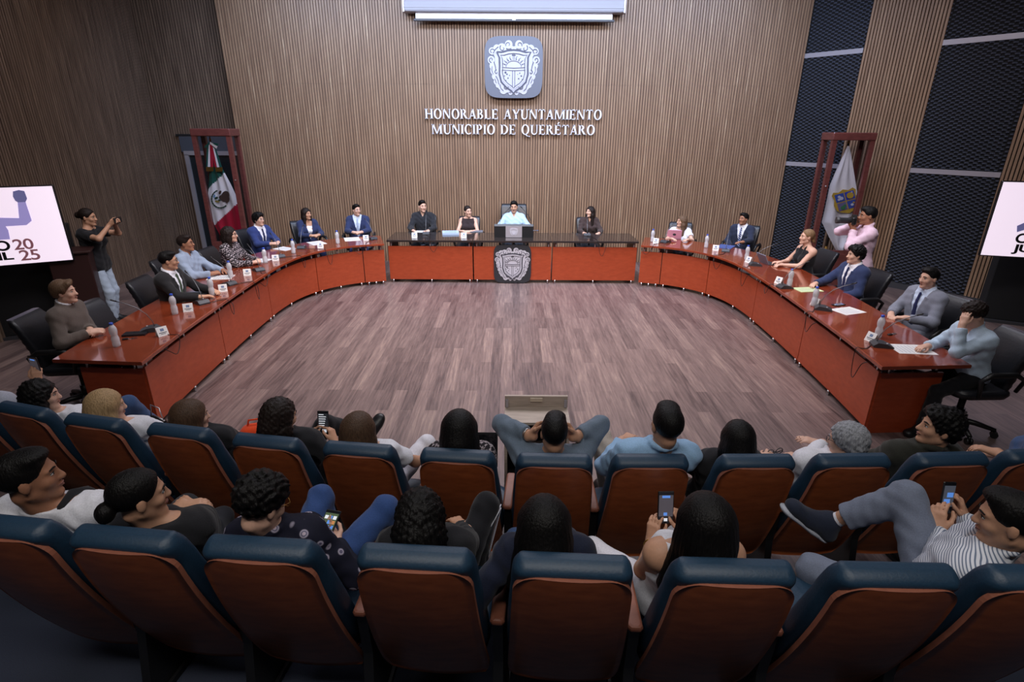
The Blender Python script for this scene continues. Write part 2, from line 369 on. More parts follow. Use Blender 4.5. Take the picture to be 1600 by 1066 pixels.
def face_parts(mb, hc, R, k, browmi):
    q = lambda x, y, z: hc + k*(R @ V3(x, y, z))
    def ball(c, r, sc, mi):
        vs = []; fs = []; n, m = 6, 10
        for i in range(n + 1):
            a = -PI/2 + PI*i/n
            for t in range(m):
                b = 2*PI*t/m; vs.append(q(c[0] + sc[0]*r*math.cos(a)*math.cos(b), c[1] + sc[1]*r*math.cos(a)*math.sin(b), c[2] + sc[2]*r*math.sin(a)))
        for i in range(n):
            for t in range(m): fs.append((i*m + t, i*m + (t + 1) % m, (i + 1)*m + (t + 1) % m, (i + 1)*m + t))
        mb.add(vs, fs, mi, True)
    for s in (-1, 1):
        ball((s*0.031, 0.0795, 0.001), 0.0125, (1.15, 0.75, 0.62), 1)
        ball((s*0.031, 0.0875, 0.001), 0.0058, (1, 0.5, 1), 2)
        mb.tube([q(s*0.013, 0.0965, 0.022), q(s*0.030, 0.0935, 0.028), q(s*0.048, 0.0800, 0.022)], [0.0034*k, 0.0040*k, 0.0022*k], 6, browmi)
        mb.tube([q(s*0.017, 0.0885, 0.006), q(s*0.031, 0.0905, 0.0095), q(s*0.046, 0.0790, 0.004)], [0.0018*k, 0.0022*k, 0.0016*k], 5, browmi)
    mb.tube([q(-0.021, 0.0855, -0.066), q(-0.008, 0.0985, -0.0640), q(0.008, 0.0985, -0.0640), q(0.021, 0.0855, -0.066)], [0.0015*k, 0.0042*k, 0.0042*k, 0.0015*k], 6, 3)
    mb.tube([q(-0.019, 0.0855, -0.069), q(0, 0.0980, -0.0740), q(0.019, 0.0855, -0.069)], [0.0015*k, 0.0052*k, 0.0015*k], 6, 3)
def hair_mesh(style, hc, R, k, T, sex):
    q = lambda x, y, z: hc + k*(R @ V3(x, y, z))
    amp, frq = 0.0011, 37.0; low = 0.0; rnd = 0.0
    P = [ell(q(0, -0.014, 0.034), R, k*V3(0.083, 0.105, 0.094), 0.02)]
    cut_low = (-0.022, 0.55)
    if style == 'short': P.append(ell(q(0.01, 0.035, 0.092), R, k*V3(0.062, 0.06, 0.036), 0.02))
    if style == 'quiff':
        P += [ell(q(0.01, 0.045, 0.105), R, k*V3(0.066, 0.055, 0.040), 0.03), ell(q(0, -0.03, 0.08), R, k*V3(0.088, 0.095, 0.062), 0.03)]
        for i in range(7): P.append(rc(q(-0.055 + 0.018*i, 0.05, 0.11), q(-0.062 + 0.020*i, 0.088 + 0.008*((i*7) % 3), 0.082 + 0.01*((i*5) % 3)), 0.018*k, 0.008*k, 0.01))
    if style == 'sidepart':
        P += [ell(q(0, -0.03, 0.045), R, k*V3(0.087, 0.098, 0.090), 0.03), ell(q(0, -0.07, -0.01), R, k*V3(0.074, 0.048, 0.062), 0.03), rc(q(-0.040, 0.060, 0.105), q(0.045, 0.078, 0.085), 0.024*k, 0.020*k, 0.03), rc(q(0.045, 0.078, 0.085), q(0.078, 0.030, 0.035), 0.020*k, 0.014*k, 0.03)]; cut_low = (-0.042, 0.35); amp = 0.002; frq = 29.0
    if style in ('curlyshort', 'mop'):
        P.append(ell(q(0, -0.01, 0.052), R, k*V3(0.094, 0.114, 0.092), 0.03)); rnd = 0.008; amp = 0.0
        if style == 'mop':
            P += [ell(q(0, 0.05, 0.085), R, k*V3(0.075, 0.055, 0.05), 0.03), ell(q(0, -0.06, -0.01), R, k*V3(0.085, 0.06, 0.075), 0.03)]; cut_low = (-0.055, 0.4)
    if style == 'greywavy': P += [ell(q(0, -0.03, 0.03), R, k*V3(0.096, 0.112, 0.098), 0.03), ell(q(0, -0.07, -0.035), R, k*V3(0.08, 0.055, 0.055), 0.03)]; rnd = 0.005; amp = 0.003; cut_low = (-0.05, 0.4)
    full = style == 'longfull'; style = 'long' if full else style
    longs = style in ('long', 'longwavy', 'longcurly', 'longfront', 'bob')
    if longs or style == 'halfup':
        dn = V3(0, 0, -1); cut_low = None
        L = {'long': 0.30, 'longwavy': 0.27, 'longcurly': 0.24, 'longfront': 0.30, 'halfup': 0.26, 'bob': 0.12}[style]
        w = 1.26 if full else {'longcurly': 1.15, 'longwavy': 1.10, 'long': 1.08}.get(style, 1.0)
        bk = -R[:, 1].copy(); bk[2] = 0; bk = nrm(bk); sd = R[:, 0].copy(); sd[2] = 0; sd = nrm(sd)
        b0 = q(0, -0.035, 0.01); b1 = q(0, -0.060, -0.07); b2 = b1 + k*(dn*L + bk*0.035)
        P += [rc(b0, b1, 0.088*k*w, 0.082*k*w, 0.04), rc(b1, b2, 0.082*k*w, 0.070*k*w, 0.04, bk, 0.6)]
        for s in (-1, 1):
            a0 = q(s*0.066, 0.0, 0.02); a1 = q(s*0.074, -0.005, -0.075); a2 = a1 + k*(dn*(L*0.80) + sd*s*(0.055 if full else 0.020) + (bk*(-0.075) if style == 'longfront' else bk*(-0.012)))
            P += [rc(a0, a1, 0.030*k*w, 0.032*k*w, 0.03), rc(a1, a2, 0.034*k*w, 0.028*k*w, 0.03)]
        if style == 'longcurly': rnd = 0.007; amp = 0.0
        if style == 'longwavy': rnd = 0.004; amp = 0.003
        if style == 'halfup': P += [ell(q(0, -0.108, 0.01), R, k*V3(0.030, 0.024, 0.028), 0.015)]; rnd = 0.005; amp = 0.002
    if style in ('bun', 'lowbun'):
        z = 0.015 if style == 'bun' else -0.035
        P += [ell(q(0, -0.125, z), R, k*V3(0.046, 0.038, 0.046), 0.015)]; cut_low = (-0.030, 0.5)
    if style == 'pony':
        b0 = q(0, -0.10, -0.01); P += [ell(q(0, -0.105, -0.01), R, k*V3(0.03, 0.03, 0.03), 0.02)]
        b1 = b0 + k*(V3(0, 0, -0.16) - 0.03*R[:, 1]); P += [rc(b0, b1, 0.032*k, 0.040*k, 0.02), rc(b1, b1 + k*V3(0, 0, -0.12), 0.040*k, 0.020*k, 0.02)]; cut_low = (-0.030, 0.5)
    fc, fr = q(0, 0.108, -0.042), k*V3(0.100, 0.080, 0.114)
    if style in ('long', 'longwavy', 'longfront', 'longcurly', 'bob', 'halfup'): fr = k*V3(0.070, 0.095, 0.108); fc = q(0.006, 0.112, -0.048)
    face_cut = ell(fc, R, fr, 0)[0]; cuts = [face_cut]
    if longs:   # keep the front of the face and throat clear
        cuts.append(rc(q(0, 0.085, -0.05), q(0, 0.075, -0.16), 0.058*k, 0.050*k, 0)[0])
    if cut_low:
        z0, sl = cut_low; nr = math.sqrt(1 + sl*sl)
        def lowcut(X, Y, Z):
            x, y, z = (X - hc[0])/k, (Y - hc[1])/k, (Z - hc[2])/k
            yl = x*R[0, 1] + y*R[1, 1] + z*R[2, 1]; zl = x*R[0, 2] + y*R[1, 2] + z*R[2, 2]
            return (zl - (z0 + sl*yl))/nr*k
        cuts.append(lowcut)
    ph = rng.rand(6)*6
    def disp(X, Y, Z):
        o = disp0(X, Y, Z)
        if not longs:
            e = face_cut(X, Y, Z)
            if cut_low: e = np.minimum(e, lowcut(X, Y, Z))
            e = np.clip(e/(0.024*k), 0, 1); o = o + 0.0075*k*(1 - e*e*(3 - 2*e))
        return o
    def disp0(X, Y, Z):
        x, y, z = X - hc[0], Y - hc[1], Z - hc[2]; a = np.arctan2(x, y + 1e-6); o = 0.0
        if amp: o = o + amp*np.sin(frq*a + 2.5*np.sin(11*z + ph[0]) + ph[1])
        if rnd: o = o + rnd*(np.sin(83*x + 2*np.sin(60*z + ph[2]) + 1.3*np.sin(47*y + ph[0]) + ph[3])*np.sin(95*y + 1.6*np.sin(52*x + ph[1]) + ph[4])*np.sin(85*z + 1.5*np.sin(44*x + 38*y) + ph[5]) + 0.55*np.sin(190*x + ph[1])*np.sin(170*z + 150*y + ph[2]))
        return o if not isinstance(o, float) else 0*x*y*z
    return P, cuts, disp
def glasses_mesh(hc, R, k):
    mb = MB(); q = lambda x, y, z: Vector(hc + k*(R @ V3(x, y, z)))
    for s in (-1, 1):
        ring = [q(s*0.033 + 0.024*math.cos(a), 0.104 - 0.006*abs(math.cos(a)), -0.002 + 0.018*math.sin(a)) for a in [2*PI*i/14 for i in range(15)]]
        mb.tube(ring, 0.0018*k, 5, 0, False)
        mb.tube([q(s*0.056, 0.099, 0.004), q(s*0.080, 0.045, 0.006), q(s*0.083, -0.01, 0.004)], 0.0018*k, 5)
    mb.tube([q(-0.010, 0.106, 0.002), q(0.010, 0.106, 0.002)], 0.0018*k, 5); return mb.mesh('glasses')

PEOPLE = {}
def person(key, label, hip, head, face, look, top, bottom, hair, skin, sex='m', res=0.009, arms=('table', 'table'), legs=None, floor=0.0,
           k=None, glasses=None, shoe=None, belly=0.0, stand=False, watch=None, legskin=False, group=None, sole=None, tlen=0.95, loose=0.0):
    hip = V3(*hip); head = V3(*head); yw = math.radians(face)
    fwd = V3(math.sin(yw), math.cos(yw), 0); rt = V3(math.cos(yw), -math.sin(yw), 0)
    if k is None: k = min(max(np.linalg.norm(head - hip)/0.665, 0.84), 1.08)
    U = nrm(head - hip); R = nrm(rt - U*np.dot(rt, U)); Fw = np.cross(U, R)
    T = lambda x, y, z: hip + k*(R*x + Fw*y + U*z)
    L = lambda v: rt*v[0] + fwd*v[1] + V3(0, 0, v[2])
    HR = head_frame(*look); hk = k*0.97; m = sex == 'm'
    def torso(inf=0.0, bot=True):
        g = 1.0 if m else 0.92
        rows = [(0.070 if m else 0.080, -0.01, 0.02, 0.106), (0.055*g, 0.03*belly, 0.14, (0.100 if m else 0.090) + 0.03*belly), (0.075*g, -0.005, 0.27, 0.100*g + 0.012*belly), (0.092*g, -0.012, 0.365, 0.096*g), (0.135*g, -0.022, 0.445, 0.056)]
        P = [rc(T(-l, y, z), T(l, y, z), r*k + inf, r*k + inf, 0.06) for l, y, z, r in rows]
        for s in (-1, 1): P.append(rc(T(s*0.10, -0.028, 0.462), T(s*0.025, -0.028, 0.520), 0.038*k + inf, 0.036*k + inf, 0.05))
        if not m:
            for s in (-1, 1): P.append(ell(T(s*0.070, 0.070, 0.318), np.stack([R, Fw, U], axis=1), k*V3(0.066, 0.060, 0.066) + inf, 0.03))
        return P
    # arms
    AR = []
    for sg, spec in ((-1, arms[0]), (1, arms[1])):
        if isinstance(spec, str):
            spec = {'table': dict(l=(sg*0.14, 0.40), wz=0.775, fd=(-sg*0.55, 0.8, 0), curl=0.3),
                    'clasp': dict(l=(sg*0.075, 0.36), wz=0.785, fd=(-sg*0.80, 0.55, 0.02), pn=(-sg*0.45, -0.2, -0.8), curl=0.55),
                    'lap': dict(l=(sg*0.10, 0.26, 0.09), fd=(-sg*0.5, 0.8, -0.15), curl=0.3),
                    'rest': dict(l=(sg*0.24, 0.22, 0.17), fd=(0, 1, -0.1), curl=0.35)}[spec]
        S = T(sg*(0.172 if m else 0.152), -0.024, 0.443)
        if 'w' in spec: W = V3(*spec['w'])
        else:
            l = spec['l']; W = hip + rt*l[0] + fwd*l[1]; W[2] = spec['wz'] if 'wz' in spec else hip[2] + l[2]
        el = L(spec.get('el', (sg*0.8, -0.35, -0.75))); E, W = ik(S, W, 0.285*k, 0.250*k, el)
        vec = (lambda v: V3(*v)) if spec.get('world') else L
        fd = vec(spec.get('fd', (0, 1, 0))); pn = vec(spec.get('pn', (0, 0, -1)))
        AR.append((sg, S, E, W, fd, pn, spec))
    sc = 1.0 if m else 0.86
    def armp(inf=0.0, upto=2.0, kk=0.025):
        P = []
        for sg, S, E, W, fd, pn, sp in AR:
            r0, r1, r2 = 0.054*sc*k + inf, 0.043*sc*k + inf*1.05, 0.029*sc*k + inf
            P.append(rc(S, S, r0 + 0.004, r0 + 0.004, 0.05))
            if upto < 1.0:
                e = S + (E - S)*upto; d = nrm(E - S); P.append(rc(S, S + (E - S)*(upto + 0.2), r0 + 0.004, r0 + (r1 - r0)*upto + 0.007, kk, clip=[(e, d)]))
            else:
                P.append(rc(S, E, r0, r1, kk)); t = upto - 1.0; w = E + (W - E)*t; d = nrm(W - E)
                P.append(rc(E, W + d*0.02, r1, r2 + (0.003 if upto < 2 else 0), 0.025, clip=[(w, d)] if upto < 2 else None))
        return P
    # legs
    LG = []; legs = legs or ({}, {})
    for sg, spec in ((-1, legs[0]), (1, legs[1])):
        J = T(sg*0.088, 0.0, -0.01)
        if stand: J = hip + rt*sg*0.088*k
        if 'w' in spec: A = V3(*spec['w'])
        else:
            l = spec.get('l', (sg*0.12, 0.40 if not stand else 0.02, None)); A = hip + rt*l[0] + fwd*l[1]; A[2] = floor + 0.085 if len(l) < 3 or l[2] is None else hip[2] + l[2]
        K, A = ik(J, A, 0.425*k, 0.415*k, L(spec.get('kn', (sg*0.12, 1, 0.5 if not stand else 0.0))))
        LG.append((sg, J, K, A, nrm(V3(*spec['toew'])) if 'toew' in spec else nrm(L(spec.get('toe', (sg*0.15, 1, 0)))), spec))
    def legp(inf=0.0, upto=1.0):
        P = []
        for sg, J, K, A, toe, sp in LG:
            P.append(rc(J, K, 0.084*k + inf, 0.056*k + inf, 0.04)); d = nrm(A - K); w = K + (A - K)*upto
            P.append(rc(K, A, 0.055*k + inf, (0.036 if inf == 0 else 0.046)*k + inf, 0.03, clip=[(w, d)] if upto < 1 else None))
            P.append(rc(K + (A - K)*0.22 - toe*0.016*k, K + (A - K)*0.5 - toe*0.012*k, 0.045*k + inf, 0.035*k + inf, 0.03))
        return P
    def footp(A, toe, inf=0.0, fs=1.0):
        up = V3(0, 0, 1) if abs(toe[2]) < 0.5 else nrm(np.cross(np.cross(toe, V3(0, 0, 1)), toe)); sole = A - up*0.055*k
        return [rc(A, sole - toe*0.035*k, 0.036*k + inf, 0.032*k + inf, 0.03), rc(sole - toe*0.03*k, sole + toe*0.135*fs*k, 0.036*k + inf, 0.040*k + inf, 0.03, up, 0.75), rc(A, sole + toe*0.10*k, 0.036*k + inf, 0.03*k + inf, 0.03)]
    B = torso()
    B += [rc(T(0, -0.028, 0.46), head + hk*(HR @ V3(0, -0.030, -0.075)), 0.056*k*(1 if m else 0.86), 0.050*k*(1 if m else 0.84), 0.035)]
    B += head_prims(head, HR, hk, sex) + armp()
    for sg, S, E, W, fd, pn, sp in AR: B += hand_prims(W + nrm(fd)*0.01, fd, pn, sg, k*(1.0 if m else 0.92), sp.get('curl', 0.35), sp.get('opp', 0.3), sp.get('spread', 0.12), sp.get('point', False))
    B += legp()
    for sg, J, K, A, toe, sp in LG: B += footp(A, toe, 0.0, sp.get('fs', 1.0))
    sock = []
    for s in (-1, 1): sock.append(rc(head + hk*(HR @ V3(s*0.031, 0.094, 0.001)), head + hk*(HR @ V3(s*0.033, 0.094, 0.001)), 0.0125*hk, 0.0125*hk, 0)[0])
    org = np.array([hip[0], hip[1], floor])
    V, Q = polygonise(B, res); eye = None
    fm = MB(); face_parts(fm, head, HR, hk, 4)
    V2 = np.array(fm.v); q4 = [f for f in fm.f if len(f) == 4]; m4 = [mi for f, mi in zip(fm.f, fm.m) if len(f) == 4]
    nb = len(V); VV = np.concatenate([V, V2]) - org; QQ = np.concatenate([Q, np.array(q4) + nb])
    me = mesh_np('person', VV, [QQ], np.concatenate([np.zeros(len(Q), int), np.array(m4)]))
    hm = hair[1]
    root = link('person', me, [skin, mat('eye_white', srgb(205, 200, 196), 0.3), mat('eye_iris', srgb(24, 16, 12), 0.2), mat('lips', srgb(150, 84, 78) if not m else srgb(150, 98, 86), 0.5), hm], loc=org)
    tag(root, label, 'person', group)
    def child(nm, P, mt, h=None, cuts=(), disp=None):
        v, q = polygonise(P, h or res, cuts, disp); return link(nm, mesh_np(nm, v - org, [q]), mt, root)
    # hair
    P, cuts, disp = hair_mesh(hair[0], head, HR, hk, T, sex); child('hair', P, hm, min(res, 0.0075), cuts, disp)
    # clothing
    ph = rng.rand(4)*6
    def folds(a):
        def d(X, Y, Z):
            return a*(np.sin(52*X + 31*Z + 2*np.sin(23*Y + ph[0]) + ph[1])*np.sin(44*Y - 37*Z + ph[2]) + 0.6*np.sin(75*Z + 26*X + 30*Y + 2.0*np.sin(31*X + ph[3])))
        return d
    hem = (T(0, 0, -0.055 if not stand else -0.11), -U)
    def clipall(P, cl):
        out = []
        for fn, a, b, kk in P:
            def g(X, Y, Z, fn=fn):
                d = fn(X, Y, Z)
                for c, n_ in cl: d = np.maximum(d, (X - c[0])*n_[0] + (Y - c[1])*n_[1] + (Z - c[2])*n_[2])
                return d
            out.append((g, a, b, kk))
        return out
    neckp = lambda z, t: (T(0, -0.02, z), nrm(U + Fw*t))
    def collar(inf, z0=0.540, r=0.014):
        P = []; n_ = nrm(U*1.0 + Fw*0.35); c = T(0, -0.020, z0); a1 = R; a2 = nrm(np.cross(n_, a1)); rad = (0.069 if m else 0.060)*k
        pts = [c + rad*(a1*math.cos(t) + a2*math.sin(t)) for t in [PI/2 + 0.30 + (2*PI - 0.60)*i/12 for i in range(13)]]
        for i in range(12): P.append(rc(pts[i], pts[i + 1], r, r, 0.01))
        return P, pts
    kind = top[0]; tm = top[1]
    if kind in ('shirt', 'suit', 'sweater', 'tee', 'blouse', 'sleeveless', 'halter', 'blazer', 'overshirt'):
        inner = kind in ('suit', 'blazer'); im = top[2] if inner else tm
        inf = {'sweater': 0.016, 'tee': 0.012, 'sleeveless': 0.009, 'halter': 0.008}.get(kind, 0.013)
        nz = {'tee': (0.490, 0.45), 'sleeveless': (0.505, 0.50), 'halter': (0.43, -0.25), 'sweater': (0.535, 0.3), 'blazer': (0.46, 0.8)}.get(kind, (0.540, 0.35))
        P = clipall(torso(inf + 0.003) + ([rc(T(-0.075, -0.01, -0.03), T(0.075, -0.01, -0.03), 0.132*k, 0.132*k, 0.05)] if stand else []), [hem, neckp(*nz)])
        if kind in ('tee', 'blouse'): P += armp(inf + 0.004, 0.62)
        elif kind in ('shirt', 'sweater', 'overshirt'): P += armp(inf, 1.95 if not top[3:] else top[3])
        if kind == 'sleeveless': P = clipall(P, [(T(s*0.128, 0, 0.44), nrm(R*s + U*0.25)) for s in (-1, 1)])
        if kind == 'halter':
            for s in (-1, 1): P += [rc(T(s*0.062, 0.085, 0.385), T(s*0.052, 0.045, 0.49), 0.012, 0.011, 0.01), rc(T(s*0.052, 0.045, 0.49), T(s*0.045, -0.02, 0.545), 0.011, 0.010, 0.01)]
        if kind in ('shirt', 'suit'):
            cp, pts = collar(inf); P += cp
            for e_, s in ((0, 1), (-1, -1)):
                P.append(rc(pts[e_], pts[e_] + k*(-U*0.045 + Fw*0.012 + R*(0.02 if np.dot(pts[e_] - T(0, 0, 0.5), R) > 0 else -0.02)), 0.012, 0.006, 0.008, Fw, 0.5))
        if kind == 'sweater':
            cp, pts = collar(inf, 0.535, 0.014); P += cp
        nm = {'sweater': 'sweater', 'tee': 'shirt', 'halter': 'top', 'sleeveless': 'top', 'blazer': 'blouse'}.get(kind, 'shirt')
        def neckv(X, Y, Z):
            x = (X - hip[0])*R[0] + (Y - hip[1])*R[1] + (Z - hip[2])*R[2]; y = (X - hip[0])*Fw[0] + (Y - hip[1])*Fw[1] + (Z - hip[2])*Fw[2]; z = (X - hip[0])*U[0] + (Y - hip[1])*U[1] + (Z - hip[2])*U[2]
            return np.maximum(np.abs(x) - 0.030*k*np.clip((z/k - 0.45)/0.06, -1, 1.3), 0.0 - y + 0*x)
        child(nm, P, im, None, (neckv,) if kind == 'shirt' else (), folds(0.0036 if kind not in ('sweater', 'halter', 'sleeveless') else 0.0020))
        if kind == 'sweater' and len(top) > 2 and top[2] is not None:
            cp, pts = collar(inf, 0.556, 0.009); child('shirt_collar', cp, top[2], min(res, 0.006))
        if inner:
            jf = 0.020; J = clipall(torso(jf), [(T(0, 0, -0.075), -U), (T(0, -0.03, 0.535), nrm(U + Fw*0.25))]) + armp(jf - 0.006, 1.93)
            yf = [(0.02, 0.096), (0.14, 0.102 + 0.055*belly), (0.27, 0.100 + 0.01*belly), (0.365, 0.100), (0.445, 0.078), (0.5, 0.052)]
            fy = lambda z: float(np.interp(z, [a for a, b in yf], [b for a, b in yf]))*k/k
            bust = 0.0 if m else 0.02
            for s in (-1, 1):
                pts = [T(s*(0.014 + 0.072*t), (fy(0.12 + 0.33*t) + (bust if t < 0.8 else 0.0) + 0.014), 0.12 + 0.33*t) for t in (0, 0.35, 0.7, 1.0)]
                for a_, b_ in zip(pts, pts[1:]): J.append(rc(a_, b_, 0.017*k, 0.021*k, 0.008, Fw, 0.4))
            def vcut(X, Y, Z):
                x = (X - hip[0])*R[0] + (Y - hip[1])*R[1] + (Z - hip[2])*R[2]; y = (X - hip[0])*Fw[0] + (Y - hip[1])*Fw[1] + (Z - hip[2])*Fw[2]; z = (X - hip[0])*U[0] + (Y - hip[1])*U[1] + (Z - hip[2])*U[2]
                w = 0.076*k*np.clip((z/k - 0.13)/0.33, -1, 1.25)
                return np.maximum(np.abs(x) - w, 0.0 - y + 0*x)
            child('jacket', J, tm, None, (vcut,), folds(0.0020))
            if len(top) > 3 and top[3] is not None:
                zs = [0.485, 0.455, 0.40, 0.34, 0.27, 0.20, 0.13]; pts = [T(0, fy(z) + 0.017, z) for z in zs]; tp = [rc(pts[0], pts[1], 0.017*k, 0.014*k, 0.006, Fw, 0.6)]
                for i in range(1, 6): tp.append(rc(pts[i], pts[i + 1], (0.012 + 0.004*i)*k, (0.016 + 0.004*i)*k, 0.006, Fw, 0.28))
                child('tie', tp, top[3], 0.0055)
    # trousers, shoes
    pk = 0.004
    rows = [(0.070 if m else 0.080, -0.01, 0.02, 0.106), (0.06, 0.0, 0.08, 0.098)]
    P = clipall([rc(T(-l, y, z), T(l, y, z), r*k + pk, r*k + pk, 0.06) for l, y, z, r in rows], [(T(0, 0, 0.10), U)])
    P += legp(0.007 + loose, tlen if not legskin else 0.4); child('trousers' if not legskin else 'skirt', P, bottom, None, (), folds(0.0025))
    sm = shoe or mat('shoe_black', srgb(22, 22, 24), 0.4)
    for sg, J, K, A, toe, sp in LG:
        fs = sp.get('fs', 1.0); so = child('shoe', footp(A, toe, 0.010 + 0.012*(fs - 1), fs), sm)
        if sole is not None:
            up = V3(0, 0, 1) if abs(toe[2]) < 0.5 else nrm(np.cross(np.cross(toe, V3(0, 0, 1)), toe)); c = A - up*0.094*k
            v, q = polygonise([rc(c - toe*0.035*k, c + toe*0.05*k, 0.047*k, 0.047*k, 0.01, up, 0.40), rc(c + toe*0.05*k, c + toe*0.145*fs*k, 0.047*k, 0.052*k, 0.02, up, 0.38)], 0.005); s2 = link('sole', mesh_np('sole', v - org, [q]), sole, so)
            child('sock', [rc(A - nrm(A - K)*0.02, A - nrm(A - K)*0.085, 0.040*k, 0.038*k, 0.01)], WHITE)
    if glasses is not None: link('glasses', _shift(glasses_mesh(head, HR, hk), org), glasses, root)
    if watch is not None:
        sg, S, E, W = AR[watch[0]][:4]; d = nrm(W - E); mb = MB(); c = W - d*0.025; u = nrm(np.cross(d, V3(0.3, 0.2, 1))); w = np.cross(d, u); r = 0.033*sc*k + watch[2]
        mb.tube([c + r*(u*math.cos(t) + w*math.sin(t)) for t in [2*PI*i/16 for i in range(17)]], 0.004 if watch[2] < 0.004 else 0.006, 6, 0, False)
        link(watch[3], _shift(mb.mesh(watch[3]), org), watch[1], root)
    PEOPLE[key] = dict(legs=LG, root=root, T=T, L=L, head=head, HR=HR, hk=hk, hands=[(a[3], a[4], a[5]) for a in AR], k=k)
    return root
def _shift(me, org):
    me.transform(Matrix.Translation((-org[0], -org[1], -org[2]))); return me

# ---------------------------------------------------------------- room
def slats(mb, p0, p1, z0, z1, pitch=0.05, w=0.034, dep=0.02, mi=0, back=1, end=True):
    """vertical slats over a backing sheet along the line p0 -> p1, seen from the right-hand side of that direction"""
    p0 = Vector((*p0, 0)); p1 = Vector((*p1, 0)); d = (p1 - p0); Ln = d.length; d.normalize(); nrmv = Vector((d.y, -d.x, 0))
    mb.add([p0 + Vector((0, 0, z0)), p1 + Vector((0, 0, z0)), p1 + Vector((0, 0, z1)), p0 + Vector((0, 0, z1))], [(0, 1, 2, 3)], back)
    n = int(round(Ln/pitch)); st = Ln/n
    for i in range(n):
        a = p0 + d*(i*st + (st - w)/2); b = a + d*w; A, B = a + nrmv*dep, b + nrmv*dep
        vs = [v + Vector((0, 0, z)) for v in (a, A, B, b) for z in (z0, z1)]
        mb.add(vs, [(0, 2, 3, 1), (2, 4, 5, 3), (4, 6, 7, 5)], mi)
    t = Vector((0, 0, 0)) - nrmv*0.06   # wall body behind
    mb.add([p0 + t + Vector((0, 0, z0)), p1 + t + Vector((0, 0, z0)), p1 + t + Vector((0, 0, z1)), p0 + t + Vector((0, 0, z1)), p0 + Vector((0, 0, z0)), p1 + Vector((0, 0, z0)), p1 + Vector((0, 0, z1)), p0 + Vector((0, 0, z1))],
           [(1, 0, 3, 2), (0, 4, 7, 3), (5, 1, 2, 6), (3, 7, 6, 2), (0, 1, 5, 4)], mi)
def structure(mb, name, mats): return tag(mb.build(name, mats), kind='structure')
ZC = 5.3
WB = 11.3     # front wall
mb = MB(); mb.box((0, 5.0, -0.1), (17, 16, 0.2)); structure(mb, 'floor', M_FLOOR)
mb = MB(); mb.box((0, 4.5, ZC + 0.1), (17, 17.4, 0.2)); structure(mb, 'ceiling', M_CEIL)
mb = MB(); slats(mb, (-5.33, WB), (5.33, WB), 0, 3.349); slats(mb, (-5.33, WB), (5.33, WB), 3.3512, ZC); structure(mb, 'wall_back', [M_WALL, M_GROOVE])
mb = MB()
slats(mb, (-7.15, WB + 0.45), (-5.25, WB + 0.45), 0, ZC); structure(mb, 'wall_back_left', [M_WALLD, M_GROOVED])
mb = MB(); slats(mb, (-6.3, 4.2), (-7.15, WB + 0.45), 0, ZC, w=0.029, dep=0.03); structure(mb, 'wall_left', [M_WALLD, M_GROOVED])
# right wall: foam panels and slatted strips in turn along one slanting line
RW0 = Vector((5.36, WB + 0.05, 0)); RWD = Vector((0.590, -0.807, 0)); RWD.normalize(); RWN = Vector((-RWD.y*-1, 0, 0)); RWN = Vector((RWD.y, -RWD.x, 0))
def rwp(t, off=0.0): return RW0 + RWD*t + RWN*off
def ray_t(px, py):
    """distance along the right wall of the sight line through a pixel"""
    u, v = _uv(px, py); dx, dy = u, (_cp - v*_sp); d = Vector((dx, dy)); # X = u dc, Y = (c - v s) dc
    det = dx*(-RWD.y) - dy*(-RWD.x); return (dx*(-RW0.y) - dy*(-RW0.x))/-det if abs(det) > 1e-9 else 0
def rw_at(px, py):
    u, v = _uv(px, py); g = u/(_cp - v*_sp)   # X = g Y
    return (g*RW0.y - RW0.x)/(RWD.x - g*RWD.y)
T1, T2, T3 = rw_at(1324, 203), rw_at(1415, 300), rw_at(1583, 215)
mb = MB()
for a, b in ((T1, T2), (T3, T3 + 0.8), (T3 + 2.6, T3 + 3.4)): slats(mb, rwp(a)[:2], rwp(b)[:2], 0, ZC, dep=0.03)
structure(mb, 'wall_right', [M_WALL, M_GROOVED])
def foam(name, a, b):
    L = b - a; wx, wz = 2*PI/0.112, 2*PI/0.060; nx = int(L/0.0187); nz = int(ZC/0.0100)
    A = np.arange(nx + 1)*L/nx; Zs = np.arange(nz + 1)*ZC/nz; AA, ZZ = np.meshgrid(A, Zs, indexing='ij')
    cc = np.cos(wx*AA)*np.cos(wz*ZZ); off = 0.022 + 0.018*cc
    V = np.stack([RW0.x + RWD.x*(a + AA) + RWN.x*off, RW0.y + RWD.y*(a + AA) + RWN.y*off, ZZ], axis=-1).reshape(-1, 3)
    i, j = np.meshgrid(np.arange(nx), np.arange(nz), indexing='ij'); b0 = (i*(nz + 1) + j).reshape(-1)
    Qd = np.stack([b0, b0 + nz + 1, b0 + nz + 2, b0 + 1], axis=1); cf = cc.reshape(-1); fm = (cf[Qd].mean(axis=1) < 0.02).astype(int)  # valley faces go black: the relief's shade is put into the colour
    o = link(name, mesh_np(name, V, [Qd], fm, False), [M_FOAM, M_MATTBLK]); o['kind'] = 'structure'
    bk = MB(); bk.add([rwp(a, -0.06), rwp(b, -0.06), rwp(b, -0.06) + Vector((0, 0, ZC)), rwp(a, -0.06) + Vector((0, 0, ZC)), rwp(a, 0), rwp(b, 0), rwp(b, 0) + Vector((0, 0, ZC)), rwp(a, 0) + Vector((0, 0, ZC))],
                      [(1, 0, 3, 2), (4, 5, 6, 7), (0, 4, 7, 3), (5, 1, 2, 6)]); structure(bk, name + '_board', M_GROOVED)
foam('wall_right_foam', 0.0, T1); foam('wall_right_foam_wide', T2, T3)
